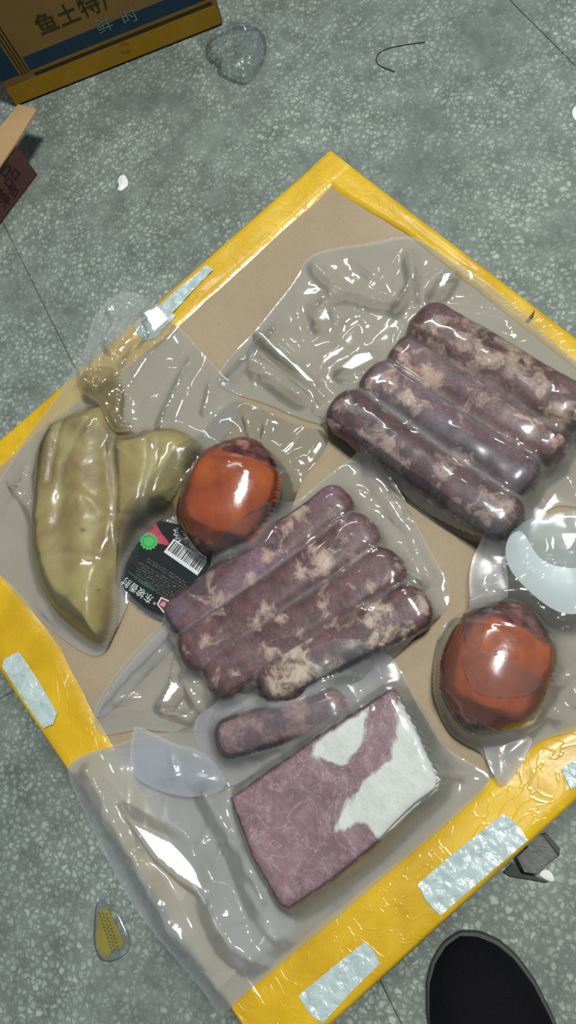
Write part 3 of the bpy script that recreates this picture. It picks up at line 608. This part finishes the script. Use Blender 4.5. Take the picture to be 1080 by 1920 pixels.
# barcode
bc = [(307, 1035), (326, 1010), (388, 1053), (370, 1079)]
bar = flatpoly('barcode', bc, WHITE, LZ + .0003, label)
rr_ = np.random.RandomState(4); VB = []; FB = []; t = .05
while t < .94:
    w_ = rr_.choice([.012, .02, .032]); a0 = np.array(bc[0]) * (1 - t) + np.array(bc[3]) * t; a1 = np.array(bc[1]) * (1 - t) + np.array(bc[2]) * t
    t2 = t + w_; c0 = np.array(bc[0]) * (1 - t2) + np.array(bc[3]) * t2; c1 = np.array(bc[1]) * (1 - t2) + np.array(bc[2]) * t2
    lo, hi = .22, .93; VB += PX([a0 * (1 - lo) + a1 * lo, a0 * (1 - hi) + a1 * hi, c0 * (1 - hi) + c1 * hi, c0 * (1 - lo) + c1 * lo], LZ + .0004).tolist(); k0 = len(VB); FB.append([k0 - 4, k0 - 1, k0 - 2, k0 - 3]); t = t2 + rr_.choice([.012, .02, .03])
tag(mk('barcode_bars', VB, FB, BLK, label, smooth=False), kind='stuff')
addsolid(h1); addsolid(label)
# scalloped sealed end
se = [];
for i, t in enumerate(np.linspace(0, 1, 40)):
    x = 222 + (305 - 222) * t; y = 1098 + (1160 - 1098) * t + 10 * math.sin(math.pi * t); s_ = 2.2 * (i % 2); se.append((x - 3 - s_ * .6, y + 4 + s_))
fB = film('film', [(220, 1100), (224, 1060), (235, 1010), (246, 975), (280, 935), (318, 890), (345, 850), (390, 790), (440, 737), (500, 765), (560, 792), (625, 800), (600, 850), (560, 900), (545, 950), (520, 990), (470, 1040), (430, 1080), (380, 1130), (330, 1170), (305, 1166), (275, 1152), (248, 1132)], FILM_B, bB, ridges=[([(470, 830), (455, 760)], .006, .005), ([(485, 830), (500, 770)], .005, .005), ([(340, 900), (310, 930), (270, 975)], .007, .006), ([(360, 870), (390, 830)], .006, .005), ([(540, 890), (590, 870)], .005, .005)], seed=3, ncr=50, radial=[(460, 820), (520, 860), (335, 990), (340, 920), (450, 760), (360, 1040), (535, 930)], amp=.004, iters=14, smoothk=1, clear=.8)
V, F = prism(PX(se + [(300, 1145), (226, 1090)], TOPZ + .001), TOPZ + .0004, TOPZ + .0009); mk('scalloped_seal', V, F, FILM_HZ, bB, smooth=False, attrs={'loose': np.ones(len(V))})
addsolid(fB)

# D: middle sausages
for o in d_: addsolid(o)
bD = bag('vacuum_bag', 'clear vacuum bag around the four pressed sausages in the middle', at=(560, 1110))
fD = film('film', [(165, 1345), (190, 1290), (250, 1215), (320, 1145), (395, 1070), (460, 1010), (540, 950), (610, 890), (660, 850), (705, 870), (740, 905), (770, 960), (800, 1020), (850, 1105), (830, 1150), (800, 1180), (740, 1230), (690, 1270), (640, 1300), (560, 1340), (500, 1350), (440, 1372), (380, 1370), (300, 1372), (260, 1365), (215, 1375), (180, 1380)], FILM_TH, bD, glint_facets=[([(294, 1322), (316, 1262), (340, 1290), (320, 1326)], .004), ([(296, 1334), (366, 1330), (350, 1356)], .004), ([(728, 905), (742, 905), (780, 960), (770, 962)], .003), ([(742, 1060), (800, 1088), (790, 1096)], .003)], ridges=[([(300, 1320), (340, 1270), (370, 1320)], .008, .008), ([(325, 1195), (360, 1270), (395, 1310)], .006, .006), ([(255, 1365), (330, 1400), (420, 1400)], .005, .008), ([(690, 880), (770, 990), (810, 1080)], .006, .007), ([(740, 1110), (790, 1090)], .006, .006), ([(810, 1150), (760, 1200), (700, 1260)], .005, .005), ([(170, 1345), (330, 1180), (440, 1050)], .005, .006)], seed=4, ncr=70, radial=[(660, 920), (720, 980), (800, 1140), (320, 1290), (400, 1320), (340, 1200), (770, 1060)], amp=.0036, iters=12)
fo = film('folded_flap', [(255, 1370), (262, 1360), (300, 1378), (340, 1398), (372, 1402), (410, 1430), (436, 1480), (380, 1494), (340, 1492), (300, 1480), (256, 1458), (250, 1420)], FILM_LIL, bD, seed=41, ncr=14, amp=.004, z0=TOPZ + .010, lift=.002, iters=4, crlen=(.02, .05)); tag(fo, 'bluish folded end of the bag')
hs = film('hazy_edge_strip', [(172, 1350), (195, 1300), (255, 1225), (330, 1150), (400, 1085), (445, 1045), (425, 1090), (345, 1175), (325, 1210), (262, 1272), (205, 1335)], FILM_HZ, bD, seed=42, ncr=6, amp=.002, z0=TOPZ + .003, iters=4, lift=.0012); tag(hs, 'milky sealed edge of the bag')
addsolid(fD)

# E: pork slab bag, big and loose, hanging over the near-left edge of the box
for o in (slab, ps): addsolid(o)
bE = bag('vacuum_bag', 'big loose vacuum bag around the rectangular pork slab, sagging over the lower left edge', at=(600, 1500))
fE = film('film', [(112, 1440), (150, 1412), (200, 1400), (255, 1382), (310, 1376), (370, 1350), (420, 1310), (460, 1300), (520, 1316), (570, 1318), (600, 1270), (650, 1230), (710, 1218), (745, 1245), (770, 1290), (800, 1340), (840, 1410), (905, 1440), (925, 1462), (890, 1500), (820, 1560), (740, 1628), (640, 1715), (560, 1780), (500, 1830), (440, 1880), (400, 1925), (385, 1900), (330, 1830), (262, 1755), (210, 1680), (165, 1590), (130, 1510)], FILM_BIG, bE, glint_facets=[([(222, 1508), (262, 1530), (330, 1570), (372, 1620), (392, 1672), (378, 1688), (330, 1655), (285, 1612), (250, 1560)], .007), ([(452, 1600), (466, 1600), (500, 1690), (492, 1692)], .004), ([(258, 1362), (300, 1385), (292, 1392)], .003)], ridges=[([(390, 1490), (450, 1600), (500, 1730), (520, 1760)], .010, .012), ([(600, 1750), (740, 1640), (900, 1480)], .006, .012), ([(755, 1290), (800, 1330), (850, 1440)], .007, .008), ([(500, 1820), (430, 1760), (400, 1700)], .010, .014), ([(380, 1350), (450, 1302), (560, 1328), (620, 1270)], .006, .008), ([(160, 1440), (240, 1600), (320, 1760)], .008, .014), ([(870, 1450), (800, 1420)], .005, .006)], seed=5, ncr=40, radial=[(735, 1280), (425, 1500), (530, 1710), (830, 1470), (300, 1600), (870, 1450), (600, 1300)], amp=.005, iters=30, und=.003, droop=.55, lift=.0010)
fl = film('milky_flap', [(365, 1345), (400, 1325), (445, 1298), (470, 1296), (510, 1312), (560, 1330), (580, 1300), (595, 1250), (615, 1212), (660, 1205), (715, 1216), (745, 1240), (755, 1280), (720, 1296), (650, 1340), (560, 1400), (480, 1450), (432, 1480), (400, 1450), (370, 1400)], FILM_HZ, bE, seed=51, ncr=24, amp=.003, z0=TOPZ + .006, iters=6, lift=.0022, und=.002); tag(fl, 'milky turned-over mouth of the bag')
bk = film('back_film', [(116, 1445), (150, 1418), (200, 1404), (300, 1400), (420, 1480), (480, 1560), (560, 1720), (530, 1800), (460, 1862), (402, 1918), (330, 1826), (262, 1752), (212, 1676), (168, 1590), (134, 1510)], m_film('lower_milky_layer', .50, rough=.25, gloss=.6, bump=.2, hcol=(.66, .69, .70, 1)), bE, seed=52, ncr=30, amp=.003, z0=TOPZ + .0003, iters=3, lift=-.0002, droop=.62, und=.003); tag(bk, 'milky lower layer of the bag')
addsolid(fE)

# F: right ham bag
addsolid(h2)
bF = bag('vacuum_bag', 'folded vacuum bag around the right glazed ham, its pointed corner lying on the yellow tape', at=(930, 1250))
fF = film('film', [(875, 1150), (884, 1100), (900, 1050), (925, 1010), (960, 985), (1020, 968), (1090, 960), (1180, 980), (1230, 1080), (1210, 1220), (1150, 1330), (1085, 1372), (1010, 1385), (975, 1440), (944, 1482), (925, 1450), (905, 1410), (870, 1395), (838, 1370), (812, 1310), (812, 1250), (820, 1190), (850, 1150)], FILM, bF, ridges=[([(880, 1140), (905, 1060), (955, 985)], .006, .007), ([(880, 1380), (940, 1480)], .006, .006), ([(1030, 1200), (1035, 1290), (1000, 1350)], .006, .005), ([(1040, 1180), (1080, 1300)], .005, .008)], seed=6, ncr=50, radial=[(975, 1120), (1030, 1180), (1020, 1300), (880, 1390), (850, 1140)], amp=.0045, iters=22)
f2 = film('milky_fold', [(884, 1060), (896, 1030), (915, 1005), (945, 985), (948, 1060), (955, 1120), (940, 1140), (908, 1195), (904, 1238), (878, 1236), (870, 1200), (876, 1165), (882, 1130), (880, 1090)], FILM_HZ, bF, seed=61, ncr=8, amp=.002, iters=10, lift=.0025, z0=TOPZ + .012, smoothk=1); tag(f2, 'milky folded film edge crossing the ham')
f2b = film('milky_fold', [(868, 1234), (905, 1238), (960, 1258), (1012, 1280), (1006, 1300), (985, 1314), (950, 1320), (905, 1316), (884, 1302), (872, 1270)], FILM_HZ, bF, seed=64, ncr=6, amp=.002, iters=6, lift=.0022, smoothk=1); tag(f2b, 'milky folded band across the lower half of the ham')
f3 = film('pointed_corner', [(892, 1345), (920, 1375), (1005, 1375), (985, 1420), (944, 1484), (922, 1450), (905, 1400)], FILM_HZ, bF, seed=62, ncr=8, amp=.003, iters=4, lift=.002, z0=TOPZ + .004); tag(f3, 'milky pointed corner of the bag')
cc = P(1085, 1045, TOPZ + .03)[:2]
def dome(X, Y, D, H): 
    r_ = np.hypot(X - cc[0], Y - cc[1]) / .062; return H * 0 + TOPZ + .012 + .034 * np.sqrt(np.clip(1 - r_ ** 2, 0, 1)) + .0008 * fbm(X, Y, .03, 5) + .002 * np.exp(-(((X - cc[0]) * .6 + (Y - cc[1]) * .8) / .004) ** 2)
f4 = film('curled_pouch', [(945, 1040), (952, 1010), (975, 988), (1010, 976), (1080, 970), (1180, 975), (1220, 1040), (1200, 1110), (1120, 1150), (1060, 1160), (1020, 1140), (985, 1110), (955, 1075)], FILM_SHEEN, bF, seed=63, ncr=2, amp=.001, iters=1, lift=.01, extra=dome, zpl=TOPZ + .03); tag(f4, 'rounded fold of plastic, pale cyan reflected light put into its colour')
f5 = film('pouch_glare', [(945, 1040), (953, 1012), (975, 1000), (992, 1030), (1010, 1062), (1060, 1080), (1130, 1070), (1190, 1060), (1200, 1105), (1120, 1150), (1060, 1160), (1020, 1140), (985, 1110), (955, 1075)], FILM_GLARE, bF, seed=65, ncr=2, amp=.001, iters=1, lift=.01, extra=lambda X, Y, D, H: dome(X, Y, D, H) + .0008 + .0014 * np.clip(D / .01, 0, 1), zpl=TOPZ + .03); tag(f5, 'whitish glare on the lower half of the rounded fold, put into its colour')  # extra pale layer added as the glare on the pouch
del SOLIDS[:]

# ------------------------------------------------------------------ cartons at the far left
A0 = P(32, 201, 0); B0 = P(420, 47, 0); e = (B0 - A0); CL = np.linalg.norm(e); ux = e / CL; CN = np.array([ux[1], -ux[0], 0])      # face normal towards the camera
if CN @ (CAM - A0) < 0: CN = -CN
CH, CD = .30, .24
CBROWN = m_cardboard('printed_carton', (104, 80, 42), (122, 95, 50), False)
def carton_local(o, ux, n, u, v, d): return o + ux * u + n * d + np.array([0, 0, 1.]) * v
def obox(o, ux, n, u0, u1, v0, v1, d0, d1, bev=0):
    V, F = boxVF(u0, d0, v0, u1, d1, v1, bev); Q = np.array([o + ux * a + n * b_ + np.array([0, 0, c]) for a, b_, c in V])
    if np.cross(ux, n)[2] < 0: F = [f[::-1] for f in F]
    return Q, F
carton = thing('cardboard_carton', 'large closed printed carton with yellow and dark blue bands at the top left', 'carton', tuple(A0))
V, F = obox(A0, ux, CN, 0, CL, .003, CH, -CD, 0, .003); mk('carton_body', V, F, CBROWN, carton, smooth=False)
V, F = obox(A0, ux, CN, .006, CL - .006, 0, .01, -CD + .006, -.008); mk('gap_shade_plinth', V, F, GROUT, carton, smooth=False)  # dark inset plinth, its colour stands for the shadow in the gap below
def pf(px, py):   # photo pixel -> u,v on the carton's front
    d = (px - 540) / FPX * RIGHT + (py - 960) / FPX * DOWN + FWD; t = ((A0 - CAM) @ CN) / (d @ CN); p = CAM + t * d; return (p - A0) @ ux, p[2]
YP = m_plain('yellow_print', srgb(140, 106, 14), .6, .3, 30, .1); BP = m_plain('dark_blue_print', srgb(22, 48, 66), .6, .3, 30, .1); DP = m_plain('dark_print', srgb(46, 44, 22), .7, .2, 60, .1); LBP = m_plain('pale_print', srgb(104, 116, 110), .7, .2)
ly = pf(66, 145)[1]; l1 = pf(64, 141)[1]; b0 = pf(60, 130)[1]; b1 = pf(44, 107)[1]; ub = pf(50, 115)[0]
def pr(name, u0, u1, v0, v1, mat, d=.0003): V, F = obox(A0, ux, CN, u0, u1, v0, v1, 0, d); return mk(name, V, F, mat, carton, smooth=False)
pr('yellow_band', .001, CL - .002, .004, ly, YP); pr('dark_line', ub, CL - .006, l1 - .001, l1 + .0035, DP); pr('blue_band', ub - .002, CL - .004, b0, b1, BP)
us = pf(38, 103)[0]
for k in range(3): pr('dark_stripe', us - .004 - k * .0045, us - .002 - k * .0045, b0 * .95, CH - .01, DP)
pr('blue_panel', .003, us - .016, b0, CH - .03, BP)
def ctext(s, pxy, hh, mat, d=.0006, sq=1.0):
    u, v = pf(*pxy); text('lettering', s, None, None, 0, mat, carton, plane=(A0 + ux * u + np.array([0, 0, v]) + CN * d, ux if np.cross(ux, CN)[2] < 0 else -ux, np.array([0, 0, 1.]), CN, hh), squash=sq)
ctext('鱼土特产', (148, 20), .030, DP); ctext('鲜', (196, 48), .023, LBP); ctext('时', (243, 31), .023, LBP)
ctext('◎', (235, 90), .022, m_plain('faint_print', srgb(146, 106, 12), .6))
# small open carton
Q0 = P(71, 328, 0)
def zat(foot, px, py):
    best = min(((np.hypot(*(P(px, py, z)[:2] - foot[:2]))), z) for z in np.linspace(.01, .25, 241)); return best[1]
SH = zat(Q0, 31, 272)
top0 = Q0 + np.array([0, 0, SH]); t1 = P(0, 312, SH); e1 = (t1 - top0); e1 /= np.linalg.norm(e1); n1 = np.array([e1[1], -e1[0], 0])
if n1 @ (CAM - Q0) < 0: n1 = -n1
small = thing('open_carton', 'small maroon carton with a raised tan flap, at the left edge of the floor', 'carton', tuple(Q0))
MAR = m_plain('maroon_carton', srgb(84, 54, 52), .6, .3, 80, .1); TAN = m_cardboard('tan_flap', (160, 132, 92), (176, 148, 106), False)
SL, SD = .22, .15
for nm, uu, dd, in (('side_panel', (0, SL), (-.003, 0)), ('side_panel', (0, SL), (-SD, -SD + .003)), ('end_panel', (0, .003), (-SD + .0031, -.0031)), ('end_panel', (SL - .003, SL), (-SD + .0031, -.0031))):
    V, F = obox(Q0, e1, n1, uu[0], uu[1], .002, SH, dd[0], dd[1]); mk(nm, V, F, MAR, small, smooth=False)
V, F = obox(Q0, e1, n1, .002, SL - .002, 0, .004, -SD + .002, -.002); mk('bottom_panel', V, F, TAN, small, smooth=False)
V, F = obox(Q0, e1, n1, .004, SL - .004, SH - .014, SH - .011, -SD + .004, -.006); mk('inner_flap', V, F, TAN, small, smooth=False)
fp = [P(68, 204, SH + .004), P(33, 194, SH + .004), P(-60, 318, SH + .002), P(-60, 400, SH + .002), P(31, 270, SH + .001)]
V, F = prism(np.array(fp), 0, .0025); V = np.array(V)
V[:, 2] += SH + .0005; mk('flap', V, F, TAN, small, smooth=False)
for k, (s, u, hh, v) in enumerate((('品', .032, .030, .62), ('食', .062, .030, .62), ('净含', .05, .018, .28), ('香', .095, .030, .62))):
    text('lettering', s, None, None, 0, m_plain('maroon_print', srgb(34, 16, 18), .7), small, plane=(Q0 + e1 * u + np.array([0, 0, SH * v]), e1 if np.cross(e1, n1)[2] < 0 else -e1, np.array([0, 0, 1.]), n1, hh), lift=.0004)

# ------------------------------------------------------------------ litter on the floor
def wrinkled(name, pts, mat, z, hgt, seed, label, cat, k=1, res=.0012):
    q = chaikin(PX(pts, z), k)
    V, F, _ = gridsheet(q, res, lambda X, Y, D, i: z + .0006 + hgt * np.clip(D / .006, 0, 1) * (.5 + .5 * np.abs(fbm(X, Y, .012, seed))) )
    return tag(mk(name, V, F, mat), label, cat)
fp_ = PX([(383, 84), (405, 62), (440, 46), (472, 44), (495, 58), (502, 92), (488, 130), (463, 161), (432, 152), (405, 138), (408, 124), (386, 112)], .002)
V, F, _ = gridsheet(chaikin(fp_, 1), .0018, lambda X, Y, D, i: .0012 + .008 * np.clip(D / .012, 0, 1) + .006 * np.clip(D / .01, 0, 1) * np.abs(fbm(X, Y, .02, 77)) + .004 * np.clip(D / .004, 0, 1))
tag(mk('plastic_scrap', V, F, m_film('frosted_scrap', .55, rough=.25, gloss=.8, bump=.4, hcol=(.72, .80, .77, 1))), 'crumpled clear plastic scrap on the floor beside the big carton', 'scrap')
PAPER = m_plain('white_paper', srgb(226, 230, 228), .7)
wrinkled('paper_scrap', [(221, 340), (225, 330), (234, 328), (240, 338), (241, 348), (234, 354), (227, 359), (220, 356), (224, 348)], PAPER, 0, .003, 5, 'tiny white paper scrap on the bare floor, upper left', 'scrap', res=.0008)
wrinkled('paper_scrap', [(1074, 204), (1082, 198), (1092, 206), (1090, 224), (1080, 228), (1072, 216)], PAPER, 0, .003, 6, 'white scrap at the right edge of the floor, near the top', 'scrap', res=.0008)
wrinkled('paper_scrap', [(822, 1896), (829, 1889), (837, 1900), (836, 1920), (830, 1930), (822, 1926), (826, 1910)], PAPER, 0, .004, 7, 'white scrap touching the left side of the shoe', 'scrap', res=.0008)
wrinkled('paper_scrap', [(804, 1920), (812, 1912), (818, 1918), (816, 1932), (806, 1932)], PAPER, 0, .003, 8, 'white scrap at the bottom edge, left of the shoe', 'scrap', res=.0008)
# yellow mesh sachet
def rotel(cx, cy, a, b_, th, n=36): return [(cx + a * math.cos(t) * math.cos(th) - b_ * math.sin(t) * math.sin(th), cy + a * math.cos(t) * math.sin(th) + b_ * math.sin(t) * math.cos(th)) for t in np.linspace(0, 2 * math.pi, n + 1)[:-1]]
sac = thing('plastic_sachet', 'yellow perforated scrap in clear film on the floor at lower left', 'scrap', tuple(P(203, 1748, 0)))
yq = chaikin(PX([(192, 1703), (202, 1702), (212, 1722), (226, 1748), (234, 1768), (228, 1777), (216, 1776), (206, 1792), (196, 1796), (186, 1782), (179, 1762), (184, 1735), (184, 1712)], .001), 2); V, F = prism(yq, .0006, .0016); ys = mk('yellow_insert', V, F, m_plain('yellow_plastic', srgb(150, 138, 8), .35, .5, 60, .15), sac, smooth=False)
VB = []; FB = []
for i in range(13):
    for j in range(3):
        x = 186 + i * 2.3 + j * 7.0 - (i > 8) * 1; y = 1712 + i * 6.6 + j * 1.5
        if x > 227 or y > 1786: continue
        c = PX([(x + 2.0 * math.cos(a), y + 2.0 * math.sin(a)) for a in np.linspace(0, 2 * math.pi, 9)[:-1]], .0018); k0 = len(VB); VB += c.tolist(); FB.append(list(range(k0 + 7, k0 - 1, -1)))
tag(mk('perforations', VB, FB, m_plain('hole_dark', srgb(84, 74, 6), .8), sac, smooth=False), kind='stuff')
yo = chaikin(PX([(180, 1690), (200, 1684), (216, 1698), (236, 1732), (248, 1770), (236, 1792), (206, 1806), (184, 1800), (174, 1770), (176, 1720)], .001), 2)
V, F, _ = gridsheet(yo, .0015, lambda X, Y, D, i: .0006 + .0035 * np.sqrt(np.clip(D / .01, 0, 1))); mk('clear_wrap', V, F, m_film('sachet_film', .07, bump=.3), sac, attrs={'loose': np.ones(len(V))})
# dark thread
tp = PX([(797, 79), (760, 84), (732, 89), (712, 97), (703, 111), (711, 123), (725, 129), (740, 135)], .0007); tp = chaikin(tp, 3, closed=False)
def tube(name, pts, r, mat, parent=None, m=8):
    V = []; n = len(pts)
    for i, p in enumerate(pts):
        d = pts[min(i + 1, n - 1)] - pts[max(i - 1, 0)]; d /= np.linalg.norm(d); s = np.cross(d, [0, 0, 1.]); s /= np.linalg.norm(s); u = np.cross(s, d)
        rr = r if np.isscalar(r) else r[i]
        for j in range(m): a = 2 * math.pi * j / m; V.append(p + s * math.cos(a) * rr + u * math.sin(a) * rr)
    F = [[i * m + j, i * m + (j + 1) % m, (i + 1) * m + (j + 1) % m, (i + 1) * m + j] for i in range(n - 1) for j in range(m)] + [list(range(m))[::-1], [(n - 1) * m + j for j in range(m)]]
    return mk(name, V, F, mat, parent)
tag(tube('dark_thread', tp, .0006, m_plain('thread_black', srgb(26, 32, 28), .7)), 'thin dark curved thread on the floor near the top', 'thread')
# dark folded scrap by the box
dk_ = thing('dark_wrapper', 'dark grey folded wrapper on the floor under the lower right edge of the box', 'scrap', tuple(P(1000, 1600, 0)))
DG = m_plain('dark_wrapper_plastic', srgb(74, 78, 72), .35, .5, 120, .35, .5); DG2 = m_plain('near_black_plastic', srgb(24, 28, 25), .3, .5)
def s6(pts): return [(940 + x / 7.714, 1540 + y / 7.714) for x, y in pts]
def slabpx(name, pts, z0, z1, mat, parent, tilt=None):
    q = PX(s6(pts), z1); V, F = prism(q, z0, z1, .0006); return mk(name, V, F, mat, parent, smooth=False)
slabpx('wrapper_face', [(380, 370), (300, 250), (590, 180), (835, 510), (700, 590), (540, 770), (330, 740), (220, 520)], .004, .018, DG, dk_)
slabpx('wrapper_edge', [(592, 190), (650, 172), (845, 395), (838, 512)], .002, .014, DG2, dk_)
slabpx('wrapper_fold', [(20, 735), (155, 600), (330, 740), (700, 870), (650, 890), (420, 850), (120, 800)], 0, .003, DG2, dk_)
wrinkled('wrapper_tip', s6([(530, 765), (620, 690), (720, 720), (780, 860), (700, 870), (620, 830)]), PAPER, 0, .004, 9, 'pale torn scrap beside the dark wrapper', 'scrap', res=.001).name = 'paper_scrap'

# ------------------------------------------------------------------ shoe of the person taking the picture
toe = P(862, 1758, .02); mid = P(915, 1915, .02); ax = (mid - toe); ax[2] = 0; ax /= np.linalg.norm(ax); sd = np.array([-ax[1], ax[0], 0])
shoe = thing('shoe', 'black slip-on shoe toe on the floor at the bottom right', 'shoe', (toe[0] + ax[0] * .13, toe[1] + ax[1] * .13, 0))
KN = m_plain('black_knit_upper', srgb(13, 13, 16), .9, .15, 500, .3, .4); SOL = m_plain('dark_sole_rubber', srgb(58, 64, 60), .6, .4, 100, .1)
Ls = .275
def halfw(t, side):   # t 0..1 from toe to heel
    w_ = np.interp(t, [0, .015, .05, .1, .18, .28, .36, .5, .65, .8, .9, .96, 1], [0, .014, .027, .037, .045, .049, .049, .043, .036, .036, .033, .022, 0]); return w_
def ringsec(t, inflate, z0, z1): return None
def outline(infl, n=48):
    o = []
    ts = (1 - np.cos(np.linspace(0, math.pi, n))) / 2
    for t in ts: o.append(toe * [1, 1, 0] + ax * (t * Ls + (infl * (2 * t - 1))) + sd * (halfw(t, 1) + infl * (0 < t < 1)))
    for t in ts[::-1][1:-1]: o.append(toe * [1, 1, 0] + ax * (t * Ls + (infl * (2 * t - 1))) - sd * (halfw(t, -1) + infl * (0 < t < 1)))
    return np.array(o)
V, F = prism(outline(.0025), 0, .013, .0015); mk('sole', V, F, SOL, shoe, smooth=False)
V = []; F = []; n, m = 60, 25
for i in range(n + 1):
    t = (1 - math.cos(math.pi * i / n)) / 2; w_ = halfw(t, 1); top = np.interp(t, [0, .03, .1, .25, .4, .5, .7, .9, 1], [.016, .032, .046, .056, .070, .078, .072, .074, .06])
    for j in range(m):
        a = math.pi * j / (m - 1); c1 = math.cos(a); s1 = math.sin(a); x = math.copysign(abs(c1) ** .75, c1) * w_; z = .012 + (top - .012) * s1 ** .8
        if t > .48 and .25 < j / (m - 1) < .75: z = max(.03, z - .05 * min(1, (t - .48) / .03) * (1 if t < .93 else 0))      # foot opening
        V.append(toe * [1, 1, 0] + ax * t * Ls + sd * x + np.array([0, 0, z]))
for i in range(n):
    for j in range(m - 1): F.append([i * m + j, i * m + j + 1, (i + 1) * m + j + 1, (i + 1) * m + j])
mk('upper', V, F, KN, shoe)
